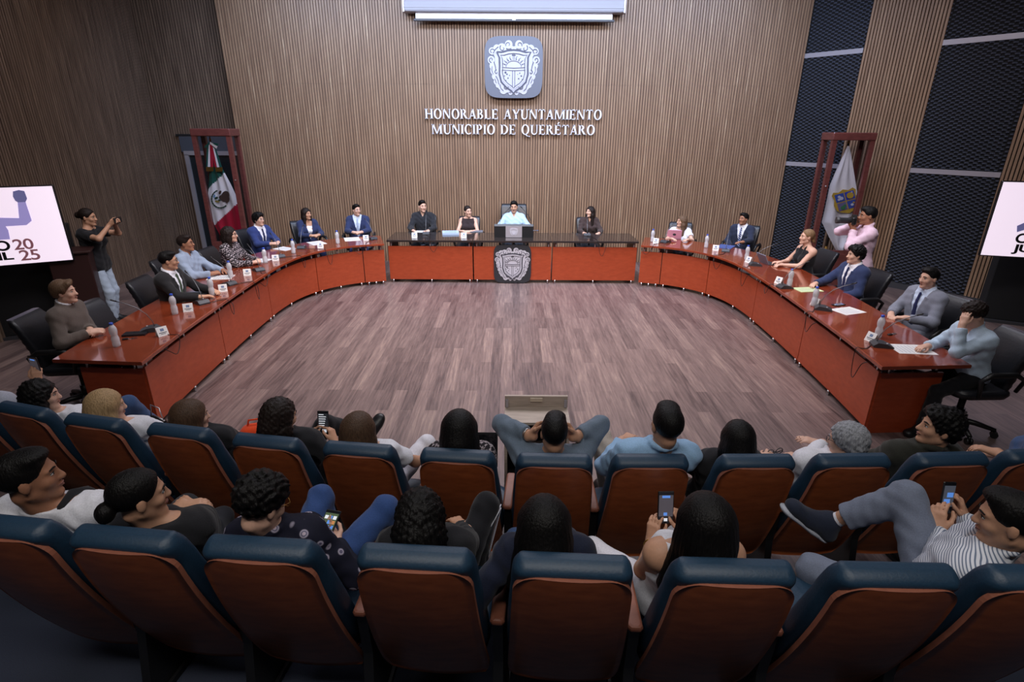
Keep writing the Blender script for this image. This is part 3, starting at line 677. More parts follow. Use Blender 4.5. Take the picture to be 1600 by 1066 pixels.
mb = MB(); mb.add([rwp(T3 + 0.8), rwp(T3 + 2.6), rwp(T3 + 2.6) + Vector((0, 0, ZC)), rwp(T3 + 0.8) + Vector((0, 0, ZC))], [(0, 1, 2, 3)]); structure(mb, 'wall_right_rear', M_GROOVED)
k = 0
for a, b in ((0.0, T1), (T2, T3)):
    for z in (1.98, 3.86):
        k += 1; mb = MB(); c = rwp((a + b)/2, 0.032) + Vector((0, 0, z)); mb.box(c, (b - a, 0.02, 0.075), 0, math.atan2(RWD.y, RWD.x)); structure(mb, 'trim_%d' % k, M_ALU)
mb = MB(); c = rwp(2.2, 0.03); mb.box((c.x, c.y, 0.05), (4.4, 0.02, 0.10), 0, math.atan2(RWD.y, RWD.x)); structure(mb, 'baseboard_right', M_DKGREY)
mb = MB(); mb.box((8.4, -0.4, ZC/2), (0.1, 15, ZC)); structure(mb, 'wall_right_side', M_GROOVED)
mb = MB(); mb.box((-8.4, -0.4, ZC/2), (0.1, 15, ZC)); structure(mb, 'wall_left_side', M_GROOVED)
mb = MB(); mb.box((0, -3.6, ZC/2), (17, 0.1, ZC)); structure(mb, 'wall_rear', M_GROOVED)
# door behind the flag case
mb = MB(); zD = 2.06; yD = WB + 0.45 - 0.05
dl, dr = -6.62, -5.45
mb.box(((dl + dr)/2, yD, 2.26), (dr - dl + 0.1, 0.06, 0.30), 1); mb.box(((dl + dr)/2, yD, 2.43), (dr - dl + 0.2, 0.08, 0.035), 2)
d = structure(mb, 'door_1', [mat('door_dark', srgb(30, 36, 40), 0.35), mat('door_header', srgb(74, 78, 88), 0.4), M_MATTBLK])
mb = MB(); mb.box((dl + 0.04, yD - 0.01, zD/2), (0.08, 0.08, zD)); mb.box((dr - 0.04, yD - 0.01, zD/2), (0.08, 0.08, zD)); mb.box(((dl + dr)/2, yD - 0.01, zD + 0.03), (dr - dl, 0.08, 0.08)); mb.build('door_frame', M_ALU, d)
mb = MB(); mb.box(((dl + dr)/2, yD + 0.01, zD/2), (dr - dl - 0.16, 0.04, zD)); mb.build('door_leaf', mat('door_dark', (0, 0, 0)), d)
# audience riser
mb = MB(); n = 40; fr = []; ZN = 0.26
def rowcurve(x, kk): return kk*min(x, 0.0)**2
for i in range(n + 1):
    x = -8.3 + 16.6*i/n; fr.append((x, 2.30 + 0.05*min(max(-x, 0), 4.5)**2))
poly = fr + [(8.3, -3.5), (-8.3, -3.5)]
mb.prism(poly, (0, 0, 0.0), (1, 0, 0), (0, 1, 0), (0, 0, 1), ZN)
structure(mb, 'floor_riser', M_CARPET)

# ---------------------------------------------------------------- projection screen, crest, lettering
t = empty('projection_screen', (0, WB - 0.2, 4.45), 0, 'white wall-mounted projection screen housing above the crest', 'projector screen')
mb = MB(); mb.box((0, 0.0, 0.16), (3.86, 0.22, 0.26), 0, bev=0.03); mb.box((0, -0.115, 0.10), (3.84, 0.006, 0.02), 0); mb.build('housing', mat('screen_white', srgb(150, 146, 150), 0.5), t)
for sg in (-1, 1): mb = MB(); mb.box((sg*1.925, 0, 0.15), (0.03, 0.2, 0.24)); mb.build('end_cap', M_ALU, t)
mb = MB(); mb.box((0, -0.02, -0.02), (3.46, 0.012, 0.10)); mb.build('screen_fabric', M_WHITE, t)
mb = MB(); mb.box((0, -0.02, -0.085), (3.54, 0.05, 0.04), bev=0.01); mb.box((0, -0.048, -0.075), (0.06, 0.012, 0.02), 1); mb.build('weight_bar', [M_DKGREY, M_WHITE], t)

def squircle(w, h, n=48, e=5.0):
    out = []
    for i in range(n):
        a = 2*PI*i/n; c, s = math.cos(a), math.sin(a); out.append((w/2*math.copysign(abs(c)**(2/e), c), h/2*math.copysign(abs(s)**(2/e), s)))
    return out
def crest_emblem(O, X, Z, N, size, parent, white, grey, detail=True):
    """scrolled shield drawn in units where the whole emblem is 1 x 1, centred at O"""
    O, X, Z, N = Vector(O), Vector(X), Vector(Z), Vector(N); s = size
    mb = MB(); t1 = 0.012*s*1.2
    cnt = [0]
    def disc(cx, cy, r, t=t1, mi=0, n=16, ry=None):
        cnt[0] += 1; t = t*(1 - 0.012*(cnt[0] % 40)); mb.prism([(s*(cx + r*math.cos(2*PI*i/n)), s*(cy + (ry or r)*math.sin(2*PI*i/n))) for i in range(n)], O, X, Z, N, t, mi)
    def path(pts, w0, w1, t=t1, mi=0):
        L = []; Rr = []; n = len(pts)
        for i, p in enumerate(pts):
            a = pts[max(i - 1, 0)]; b = pts[min(i + 1, n - 1)]; dx, dy = b[0] - a[0], b[1] - a[1]; d = math.hypot(dx, dy) or 1; w = (w0 + (w1 - w0)*i/(n - 1))/2
            L.append((s*(p[0] - dy/d*w), s*(p[1] + dx/d*w))); Rr.append((s*(p[0] + dy/d*w), s*(p[1] - dx/d*w)))
        cnt[0] += 1; t = t*(1 + 0.02*(cnt[0] % 25))
        for i in range(n - 1):
            mb.prism([L[i], L[i + 1], Rr[i + 1], Rr[i]], O, X, Z, N, t*(1 + 0.01*(i % 2)), mi)
    def spiral(cx, cy, r0, r1, a0, a1, n=20): return [(cx + (r0 + (r1 - r0)*i/n)*math.cos(a0 + (a1 - a0)*i/n), cy + (r0 + (r1 - r0)*i/n)*math.sin(a0 + (a1 - a0)*i/n)) for i in range(n + 1)]
    sh = [(-0.33, 0.27), (-0.24, 0.265), (-0.12, 0.295), (0, 0.305), (0.12, 0.295), (0.24, 0.265), (0.33, 0.27), (0.28, 0.18), (0.275, 0.02), (0.28, -0.12), (0.24, -0.26), (0.15, -0.35), (0.04, -0.42), (0, -0.46),
          (-0.04, -0.42), (-0.15, -0.35), (-0.24, -0.26), (-0.28, -0.12), (-0.275, 0.02), (-0.28, 0.18)]
    # silhouette of scrolls
    for sg in (-1, 1):
        for cx, cy, r in ((0.42, 0.285, 0.065), (0.23, 0.335, 0.085), (0.10, 0.40, 0.075), (0.33, 0.33, 0.07), (0.44, 0.13, 0.07), (0.40, 0.03, 0.075), (0.385, -0.06, 0.075), (0.33, -0.09, 0.05), (0.37, -0.16, 0.06), (0.33, -0.25, 0.065), (0.31, -0.32, 0.045), (0.15, -0.37, 0.085), (0.20, -0.41, 0.07), (0.24, -0.34, 0.07), (0.06, -0.455, 0.04), (0.025, 0.345, 0.03)): disc(sg*cx, cy, r)
    mb.prism([(s*x, s*y) for x, y in sh], O, X, Z, N, t1)
    mb.prism([(s*x*1.32, s*y*1.05) for x, y in sh], O, X, Z, N, t1*0.45)
    O2 = O; O = O + N*t1; t2 = 0.004*s + 0.0012
    sw = lambda k_: None
    if detail:
        for sg in (-1, 1):
            for sp, w in ((spiral(0.425, 0.275, 0.055, 0.012, PI*0.9, PI*0.9 - 4.5), 0.016), (spiral(0.215, 0.335, 0.060, 0.014, PI*0.3, PI*0.3 - 5), 0.016), (spiral(0.105, 0.395, 0.055, 0.012, -0.4, 4.2), 0.014), (spiral(0.435, 0.135, 0.050, 0.010, -PI*0.5, PI*1.3), 0.016),
                         (spiral(0.335, -0.085, 0.042, 0.008, PI*0.5, PI*0.5 - 5.2), 0.016), (spiral(0.155, -0.345, 0.052, 0.012, PI, PI + 5), 0.018), (spiral(0.06, -0.455, 0.022, 0.006, 0, 4), 0.012)):
                path([(sg*x, y) for x, y in sp], w, w*0.6, t2, 1)
            path([(sg*0.30, 0.36), (sg*0.36, 0.31), (sg*0.40, 0.245)], 0.014, 0.014, t2, 1); path([(sg*0.385, 0.10), (sg*0.36, 0.02), (sg*0.35, -0.04)], 0.016, 0.012, t2, 1)
            path([(sg*0.42, 0.02), (sg*0.43, -0.05), (sg*0.40, -0.12)], 0.010, 0.010, t2, 1); path([(sg*0.35, -0.15), (sg*0.31, -0.22), (sg*0.29, -0.30)], 0.014, 0.012, t2, 1); path([(sg*0.37, -0.20), (sg*0.34, -0.28)], 0.010, 0.010, t2, 1)
            path([(sg*0.20, -0.42), (sg*0.25, -0.37), (sg*0.27, -0.30)], 0.012, 0.012, t2, 1)
    path(sh + [sh[0]], 0.030, 0.030, t2, 1)
    O = O + N*t2
    inn = [(x*0.86, y*0.86 + 0.0) for x, y in sh]; path(inn + [inn[0]], 0.022, 0.022, t2, 0)
    O = O - N*t2
    if detail:
        inn = [(x*0.78, y*0.80) for x, y in sh]; path(inn + [inn[0]], 0.012, 0.012, t2, 1)
        path([(-0.25, 0.0), (0, -0.012), (0.25, 0.0)], 0.012, 0.012, t2, 1); path([(-0.25, -0.045), (0, -0.057), (0.25, -0.045)], 0.010, 0.010, t2, 1)
        path([(-0.022, -0.05), (-0.022, -0.36)], 0.010, 0.010, t2, 1); path([(0.022, -0.05), (0.022, -0.36)], 0.010, 0.010, t2, 1)
        path([(0.15*math.cos(PI*i/14), 0.01 + 0.105*math.sin(PI*i/14)) for i in range(15)], 0.010, 0.010, t2, 1)
        for i in range(1, 10):
            if i == 5: continue
            a = PI*i/10; path([(0.165*math.cos(a), 0.01 + 0.125*math.sin(a)), (0.20*math.cos(a + 0.08), 0.01 + 0.165*math.sin(a)), (0.235*math.cos(a), 0.01 + 0.20*math.sin(a))], 0.020, 0.004, t2, 1)
        path([(-0.012, 0.13), (-0.012, 0.255)], 0.008, 0.008, t2, 1); path([(0.012, 0.13), (0.012, 0.255)], 0.008, 0.008, t2, 1); path([(-0.038, 0.215), (0.038, 0.215)], 0.022, 0.022, t2, 1)
        for cx, cy, r in ((-0.16, -0.09, 0.022), (-0.13, -0.12, 0.016), (-0.18, -0.15, 0.012), (-0.11, -0.19, 0.014), (-0.15, -0.23, 0.010), (-0.08, -0.14, 0.010), (0.12, -0.10, 0.012), (0.15, -0.15, 0.016), (0.10, -0.20, 0.014), (0.17, -0.21, 0.010), (0.08, -0.12, 0.008)): disc(cx, cy, r, t2, 1, 8)
    return mb.build('emblem', [white, grey], parent)
M_SILV = mat('emblem_silver', srgb(186, 184, 194), 0.4); M_PLATE = mat('plate_grey', srgb(100, 103, 114), 0.45); M_PLATED = mat('plate_charcoal', srgb(44, 45, 50), 0.45)
t = empty('wall_crest', (0, WB - 0.09, 3.625), 0, 'large grey square plaque with silver coat of arms on the slatted wall', 'crest')
mb = MB(); mb.prism(squircle(1.06, 1.02), (0, 0.0, 0), (1, 0, 0), (0, 0, 1), (0, -1, 0), 0.06); mb.build('plate', M_PLATE, t)
mb = MB(); mb.box((0, 0.04, 0), (0.7, 0.07, 0.7)); mb.build('spacer', M_BLKPL, t)
crest_emblem((0, -0.06, 0.0), (1, 0, 0), (0, 0, 1), (0, -1, 0), 0.93, t, M_SILV, mat('emblem_line', srgb(70, 72, 88), 0.5))

# serif capitals built from stems, hairlines, bowls and serifs (cap height 1)
def glyph(ch):
    P = []; TW, TN, SF = 0.17, 0.075, 0.055
    def rect(x0, y0, x1, y1): P.append([(x0, y0), (x1, y0), (x1, y1), (x0, y1)])
    def serif(x0, x1, y): rect(x0 - 0.06, 0 if y == 0 else 1 - SF, x1 + 0.06, SF if y == 0 else 1)
    def stem(x, w=TW, b=True, t=True):
        rect(x, 0, x + w, 1)
        if b: serif(x, x + w, 0)
        if t: serif(x, x + w, 1)
    def diag(x0, y0, x1, y1, w): P.append([(x0 - w/2, y0), (x0 + w/2, y0), (x1 + w/2, y1), (x1 - w/2, y1)])
    def arc(cx, cy, rx, ry, wx, wy, a0, a1, n=20):
        for i in range(n):
            A, B = [math.radians(a0 + (a1 - a0)*(i + e)/n) for e in (0, 1)]
            P.append([(cx + rx*math.cos(A), cy + ry*math.sin(A)), (cx + rx*math.cos(B), cy + ry*math.sin(B)), (cx + (rx - wx)*math.cos(B), cy + (ry - wy)*math.sin(B)), (cx + (rx - wx)*math.cos(A), cy + (ry - wy)*math.sin(A))])
    w = 0.8
    if ch == 'H': stem(0.06); stem(0.60); rect(0.2, 0.47, 0.62, 0.545); w = 0.83
    elif ch == 'O' or ch == 'Q':
        arc(0.42, 0.5, 0.40, 0.52, TW, TN, 0, 360, 32); w = 0.84
        if ch == 'Q': P.append([(0.38, 0.02), (0.52, 0.02), (0.78, -0.22), (0.62, -0.22)]); rect(0.6, -0.22, 0.92, -0.16)
    elif ch == 'N': stem(0.08, TN, True, False); serif(0.0, 0.12, 1); P.append([(0.02, 1), (0.22, 1), (0.80, 0), (0.66, 0)]); stem(0.70, TN, False, True); w = 0.86
    elif ch == 'R': stem(0.06); arc(0.24, 0.735, 0.34, 0.265, TW, TN, -90, 90); rect(0.2, 1 - TN, 0.26, 1); rect(0.2, 0.47, 0.28, 0.47 + TN); P.append([(0.28, 0.50), (0.45, 0.50), (0.78, 0), (0.58, 0)]); rect(0.58, 0, 0.84, SF); w = 0.80
    elif ch == 'A': diag(0.11, 0, 0.40, 1, TN); diag(0.66, 0, 0.40, 1, TW); rect(0.20, 0.28, 0.6, 0.345); serif(0.06, 0.14, 0); serif(0.58, 0.74, 0); w = 0.80
    elif ch == 'B': stem(0.06); arc(0.26, 0.75, 0.29, 0.25, TW*0.95, TN, -90, 90); arc(0.28, 0.27, 0.34, 0.27, TW, TN, -90, 90); rect(0.2, 1 - TN, 0.28, 1); rect(0.2, 0.47, 0.3, 0.545); rect(0.2, 0, 0.3, TN); w = 0.70
    elif ch == 'L': stem(0.06); rect(0.2, 0, 0.60, TN); P.append([(0.54, 0), (0.62, 0), (0.62, 0.24), (0.585, 0.24)]); w = 0.68
    elif ch in 'EÉ':
        stem(0.06); rect(0.2, 0, 0.60, TN); rect(0.2, 1 - TN, 0.57, 1); rect(0.2, 0.47, 0.48, 0.545); P.append([(0.54, 0), (0.62, 0), (0.62, 0.24), (0.585, 0.24)]); P.append([(0.52, 1), (0.59, 1), (0.59, 0.78), (0.555, 0.78)]); rect(0.44, 0.40, 0.48, 0.62); w = 0.68
        if ch == 'É': P.append([(0.28, 1.07), (0.36, 1.07), (0.52, 1.27), (0.38, 1.27)])
    elif ch == 'Y': rect(0.31, 0, 0.48, 0.5); serif(0.31, 0.48, 0); P.append([(0.02, 1), (0.22, 1), (0.48, 0.45), (0.31, 0.45)]); P.append([(0.68, 1), (0.76, 1), (0.44, 0.42), (0.38, 0.5)]); serif(0.05, 0.20, 1); serif(0.64, 0.74, 1); w = 0.78
    elif ch == 'U': rect(0.10, 0.34, 0.27, 1); serif(0.10, 0.27, 1); rect(0.66, 0.34, 0.735, 1); serif(0.66, 0.735, 1); arc(0.4175, 0.34, 0.3175, 0.36, 0.15, TN*1.3, 180, 270); arc(0.4175, 0.34, 0.3175, 0.36, TN, TN*1.3, 270, 360); w = 0.83
    elif ch == 'T': stem(0.29, TW, True, False); rect(0.03, 1 - TN, 0.72, 1); P.append([(0.03, 1), (0.10, 1), (0.065, 0.76), (0.03, 0.76)]); P.append([(0.65, 1), (0.72, 1), (0.72, 0.76), (0.685, 0.76)]); w = 0.76
    elif ch == 'M': stem(0.08, TN, True, False); stem(0.86, TW, True, True); P.append([(0.06, 1), (0.24, 1), (0.60, 0.0), (0.50, 0.0)]); P.append([(0.88, 1), (0.98, 1), (0.58, 0), (0.50, 0)]); serif(0.06, 0.16, 1); w = 1.10
    elif ch == 'I': stem(0.07); w = 0.31
    elif ch == 'C': arc(0.42, 0.5, 0.40, 0.52, TW, TN, 48, 312, 28); rect(0.66, 0.68, 0.71, 0.95); w = 0.76
    elif ch == 'P': stem(0.06); arc(0.24, 0.72, 0.36, 0.28, TW, TN, -90, 90); rect(0.2, 1 - TN, 0.26, 1); rect(0.2, 0.44, 0.28, 0.44 + TN); w = 0.66
    elif ch == 'D': stem(0.06); arc(0.26, 0.5, 0.52, 0.50, TW, TN, -90, 90, 24); rect(0.2, 1 - TN, 0.28, 1); rect(0.2, 0, 0.28, TN); w = 0.83
    elif ch == ' ': w = 0.42
    return P, w
def lettering(text, cx, z, width, h, y, parent):
    tot = 0; runs = []
    for ch in text: P, w = glyph(ch); runs.append((P, tot)); tot += w + 0.07
    sx = width/(tot - 0.07); mb = MB(); x0 = cx - width/2
    for P, o in runs:
        for poly in P: mb.prism([(x0 + sx*(px + o), z + h*py) for px, py in poly], (0, y, 0), (1, 0, 0), (0, 0, 1), (0, -1, 0), 0.04)
    return mb.build('lettering', M_WHITE, parent)
t = empty('wall_sign', (0, 0, 0), 0, 'raised white capital letters in two lines under the wall crest', 'sign')
lettering('HONORABLE AYUNTAMIENTO', 0.0, 2.752, 3.34, 0.175, WB - 0.045, t); lettering('MUNICIPIO DE QUERÉTARO', 0.0, 2.482, 3.11, 0.175, WB - 0.045, t)

# ---------------------------------------------------------------- big screens on dark stands
def font_mesh(body, size, bold, ext, name):
    cu = bpy.data.curves.new(name, 'FONT'); cu.body = body; cu.size = size; cu.offset = bold; cu.extrude = ext; cu.align_x = 'LEFT'; cu.space_character = 0.92
    o = bpy.data.objects.new(name, cu); COL.objects.link(o); dg = bpy.context.evaluated_depsgraph_get(); me = bpy.data.meshes.new_from_object(o.evaluated_get(dg)); me.materials.clear(); bpy.data.objects.remove(o); return me
def add_text(parent, body, x, z, w, h, m, name='lettering', y=-0.0015, bold=0.012):
    me = font_mesh(body, 1.0, bold, 0.0, name); co = np.empty(len(me.vertices)*3, dtype=np.float32); me.vertices.foreach_get('co', co); co = co.reshape(-1, 3)
    a, b = co.min(0), co.max(0); q = (co - a)/(np.maximum(b - a, 1e-6)); out = np.stack([x + q[:, 0]*w, np.full(len(q), y, dtype=np.float32), z + q[:, 1]*h], axis=1).astype(np.float32)
    me.vertices.foreach_set('co', out.reshape(-1)); me.update(); return link(name, me, m, parent)
M_SCR = mat('screen_pink', srgb(238, 222, 238), 0.3, emit=0.80)
def big_tv(loc, rz, label):
    t = empty('tv_screen', loc, rz, label, 'television', 'conference screens')
    W, Hh = 1.66, 0.935
    mb = MB(); mb.box((0, 0.035, 0), (W + 0.03, 0.05, Hh + 0.03), bev=0.01); mb.build('bezel', M_BLKPL, t)
    mb = MB(); mb.box((0, 0.008, 0), (W, 0.008, Hh)); mb.build('display', M_SCR, t)
    em = lambda nm, c: mat(nm, c, 0.5, emit=0.62)
    add_text(t, 'CABILDO', -0.51, -0.290, 0.76, 0.130, M_BLKPL, y=0.0025, bold=0.03); add_text(t, 'JUVENIL', -0.51, -0.435, 0.76, 0.130, M_BLKPL, y=0.0025, bold=0.03)
    br = em('screen_brown', srgb(120, 78, 86)); add_text(t, '20', 0.28, -0.290, 0.20, 0.135, br, y=0.0025, bold=0.016); add_text(t, '25', 0.31, -0.430, 0.20, 0.135, br, y=0.0025, bold=0.016)
    mb = MB(); pu, pd, gr = em('screen_violet', srgb(150, 140, 196)), em('screen_violet_dark', srgb(98, 96, 140)), em('screen_teal', srgb(96, 140, 150))
    def shp(poly, mi, yy=0.002): mb.prism(poly, (0, yy, 0), (1, 0, 0), (0, 0, 1), (0, -1, 0), 0.001, mi)
    shp([(-0.10, -0.15), (0.27, -0.15), (0.28, -0.04), (0.255, 0.06), (0.22, 0.13), (0.02, 0.15), (-0.10, 0.08)], 0)
    shp([(0.20, 0.12), (0.42, 0.10), (0.455, 0.30), (0.53, 0.30), (0.535, 0.06), (0.47, 0.01), (0.23, 0.01)], 0, 0.0015)
    shp([(0.435, 0.31), (0.455, 0.29), (0.53, 0.29), (0.555, 0.33), (0.55, 0.42), (0.50, 0.435), (0.44, 0.42), (0.425, 0.36)], 1, 0.001)
    shp([(0.02, 0.14), (-0.06, 0.06), (-0.32, -0.06), (-0.52, -0.15), (-0.54, -0.07), (-0.36, 0.05), (-0.14, 0.15)], 1, 0.0015)
    shp([(0.10 + 0.085*math.cos(a), 0.25 + 0.11*math.sin(a)) for a in [2*PI*i/18 for i in range(18)]], 1, 0.0015); shp([(0.17, 0.27), (0.215, 0.22), (0.17, 0.20)], 1, 0.0015)
    shp([(0.01, 0.27), (0.03, 0.375), (0.11, 0.41), (0.185, 0.365), (0.16, 0.32)], 2, 0.001)
    mb.build('picture', [pu, pd, gr], t); return t
def stand(loc, rz, w, label):
    t = empty('screen_stand', loc, rz, label, 'stand', 'screen stands')
    mb = MB(); mb.box((0, 0, 0.72), (w, 0.30, 1.36), bev=0.01); mb.build('panel', M_MATTBLK, t)
    mb = MB(); mb.box((0, -0.02, 0.02), (w + 0.03, 0.36, 0.04)); mb.build('plinth', M_DKGREY, t)
    mb = MB(); mb.box((0, 0.05, 1.55), (0.5, 0.10, 0.6)); mb.build('mount', M_BLKPL, t)
rl = math.radians(29)
cL = at_y(117, 408, 6.72); c2 = Vector((cL[0], cL[1], 0)) - Vector((math.cos(rl), math.sin(rl), 0))*0.80
_t = big_tv((c2.x, c2.y, 1.03 + 0.455), rl, 'wall screen with a raised violet fist and 2025 beside woman taking photo')
_t.scale = (0.944,)*3
stand((c2.x - 0.55, c2.y + 0.40, 0), math.radians(28), 2.0, 'black panel stand under the screen behind man in brown sweater')
rr = math.radians(-16)
cR = at_y(1530, 400, 7.25); c2 = Vector((cR[0], cR[1], 0)) + Vector((math.cos(rr), math.sin(rr), 0))*0.845
big_tv((c2.x, c2.y, 1.045 + 0.4825), rr, 'wall screen showing letters CA and JU beside the wide foam panel')
stand((c2.x + 0.62, c2.y + 0.42, 0), math.radians(-28), 1.6, 'black panel stand under the screen beside man covering his face')

# ---------------------------------------------------------------- the horseshoe of desks
PATH = [(3.13, 4.26), (3.21, 5.00), (3.27, 5.80), (3.32, 6.60), (3.345, 7.30), (3.345, 7.85), (3.28, 8.33), (3.13, 8.72), (2.90, 9.02), (2.60, 9.24), (2.20, 9.38)]
def _resample(P, n):
    # Catmull-Rom through the points, then equal steps
    P = [Vector((*p, 0)) for p in P]; out = []
    for i in range(len(P) - 1):
        p0, p1, p2, p3 = P[max(i - 1, 0)], P[i], P[i + 1], P[min(i + 2, len(P) - 1)]
        for t in [j/12 for j in range(12)]: out.append(0.5*((2*p1) + (p2 - p0)*t + (2*p0 - 5*p1 + 4*p2 - p3)*t*t + (3*p1 - p0 - 3*p2 + p3)*t**3))
    out.append(P[-1]); return out
DP = _resample(PATH, 0)
cum = [0.0]
for a, b in zip(DP, DP[1:]): cum.append(cum[-1] + (b - a).length)
def dpt(s, off):
    """point on the desk's inner edge at arc length s, pushed out by off"""
    i = 0
    while i < len(cum) - 2 and cum[i + 1] < s: i += 1
    f = (s - cum[i])/(cum[i + 1] - cum[i]); p = DP[i] + (DP[i + 1] - DP[i])*f
    def tg(j): j0, j1 = max(j - 3, 0), min(j + 3, len(DP) - 1); return (DP[j1] - DP[j0]).normalized()
    t = (tg(i)*(1 - f) + tg(i + 1)*f).normalized(); n = Vector((t.y, -t.x, 0))
    b = min(max((4.6 - s)/1.6, 0), 1); n = (n*(1 - b) + Vector((1, 0.06*max(0, 1 - s/3.0), 0))*b); n.normalize(); return p + n*off
def strip(mb, fn, s0, s1, o0, o1, z0, z1, n, mi=0):
    """solid band between two offsets of a path, z0..z1"""
    rings = []
    for i in range(n + 1):
        s_ = s0 + (s1 - s0)*i/n; a, b = fn(s_, o0), fn(s_, o1); e = 0.006
        rings.append([(a.x, a.y, z0), (b.x, b.y, z0), (b.x, b.y, z1 - e), (b.x + (a.x - b.x)*0.01, b.y + (a.y - b.y)*0.01, z1), (a.x + (b.x - a.x)*0.01, a.y + (b.y - a.y)*0.01, z1), (a.x, a.y, z1 - e)])
    mb.loft(rings, mi, True, False)
def desk(fn, s0, s1, mtop, label, ztop=0.735, depth=0.80, n=16, endpanel=False, studs=3, group=None, pz=(0.06, 0.615), mpanel=None):
    c = fn((s0 + s1)/2, depth/2); t = empty('conference_desk', (c.x, c.y, 0), 0, label, 'desk', group); sh = Vector((c.x, c.y, 0))
    f = lambda s, o: fn(s, o) - sh
    g = 0.006
    mb = MB(); strip(mb, f, s0 + g/4, s1 - g/4, 0, depth, ztop - 0.032, ztop, n); mb.build('desktop', mtop, t)
    mb = MB(); strip(mb, f, s0 + (0.16 if endpanel else g), s1 - g, 0.085, 0.105, pz[0], pz[1], n); mb.build('front_panel', mpanel or M_DESK, t)
    for s_ in [s0 + (0.20 if endpanel else 0.06) + (s1 - s0 - (0.26 if endpanel else 0.12))*i/(studs - 1) for i in range(studs)]:
        p = f(s_, 0.095); mb = MB(); mb.cyl((p.x, p.y, pz[1]), (p.x, p.y, ztop - 0.032), 0.013, 12); mb.build('spacer', M_CHROME, t)
        mb = MB(); mb.cyl((p.x, p.y, 0.0), (p.x, p.y, pz[0]), 0.016, 12); mb.build('foot', M_CHROME, t)
    for s_ in (s0 + 0.05, s1 - 0.05):
        if endpanel and s_ < s0 + 0.1: continue
        p, q = f(s_, 0.12), f(s_, depth - 0.08); mb = MB(); d = (q - p); a = math.atan2(d.y, d.x)
        mb.box(((p.x + q.x)/2, (p.y + q.y)/2, ztop/2 - 0.018), (d.length, 0.025, ztop - 0.036), 0, a); mb.build('leg_panel', M_DESK, t)
    if endpanel:
        p, q = f(s0 + 0.16, 0.105), f(s0 + 0.16, depth - 0.12); d = q - p; a = math.atan2(d.y, d.x)
        mb = MB(); mb.box(((p.x + q.x)/2, (p.y + q.y)/2, 0.30), (d.length, 0.022, 0.60), 0, a); mb.build('end_panel', M_DESK, t)
        for r in (0.12, 0.88):
            m_ = p + d*r; mb = MB(); mb.cyl((m_.x, m_.y, 0.60), (m_.x, m_.y, ztop - 0.032), 0.014, 12); mb.build('spacer', M_CHROME, t)
    return t
right = lambda s, o: dpt(s, o)
def left(s, o):
    p = dpt(s, o); return Vector((-p.x, p.y, 0))
S_ = [0.0, 1.72, 3.22, 4.52, 5.32, cum[-1]]
words = ['end section of the glossy cherry desks', 'second section from the audience of the cherry desks', 'third section from the audience of the cherry desks', 'curved corner section of the cherry desks', 'short cherry desk section next to the black-topped desks']
for fn, side, w in ((left, '', 'along the slatted side wall'), (right, '', 'along the foam-panelled wall')):
    for i in range(5):
        desk(fn, S_[i], S_[i + 1], M_DESKTOP, words[i] + ' ' + w, endpanel=(i == 0), n=20 if i >= 2 else 8, group=None)
cen = lambda s, o: Vector((s, 9.50 + o, 0))
for a, b, lb in ((-2.19, -0.70, 'black-topped cherry desk before man in black shirt and woman in sleeveless top'), (-0.69, 0.69, 'central black-topped cherry desk behind the coat of arms plaque'), (0.70, 2.19, 'black-topped cherry desk before woman in dark brown blouse')):
    desk(cen, a, b, M_BLACKTOP, lb, ztop=0.775, depth=0.80, n=4, pz=(0.06, 0.655))
t = empty('desk_crest', (0, 9.585, 0), 0, 'charcoal plaque with silver coat of arms on the central desk front', 'crest')
mb = MB(); mb.prism(squircle(0.66, 0.68, e=6), (0, -0.004, 0.355), (1, 0, 0), (0, 0, 1), (0, -1, 0), 0.03); mb.build('plate', M_PLATED, t)
crest_emblem((0, -0.034, 0.355), (1, 0, 0), (0, 0, 1), (0, -1, 0), 0.61, t, M_SILV, mat('emblem_line_dark', srgb(60, 60, 70), 0.5))
t = empty('desk_lectern', (0.02, 9.80, 0.775), 0, 'black desktop lectern with grey crest panel before the man in light blue shirt', 'lectern')
mb = MB(); mb.prism([(0.0, 0.0), (0.36, 0.0), (0.36, 0.12), (0.03, 0.235), (0.0, 0.20)], (-0.345, 0.0, 0), (0, 1, 0), (0, 0, 1), (1, 0, 0), 0.69); mb.build('body', M_BLKPL, t)
mb = MB(); mb.box((0, -0.006, 0.105), (0.29, 0.01, 0.20)); mb.build('front_plate', M_ALU, t)
crest_emblem((0, -0.011, 0.110), (1, 0, 0), (0, 0, 1), (0, -1, 0), 0.145, t, M_SILV, M_ALU, False)

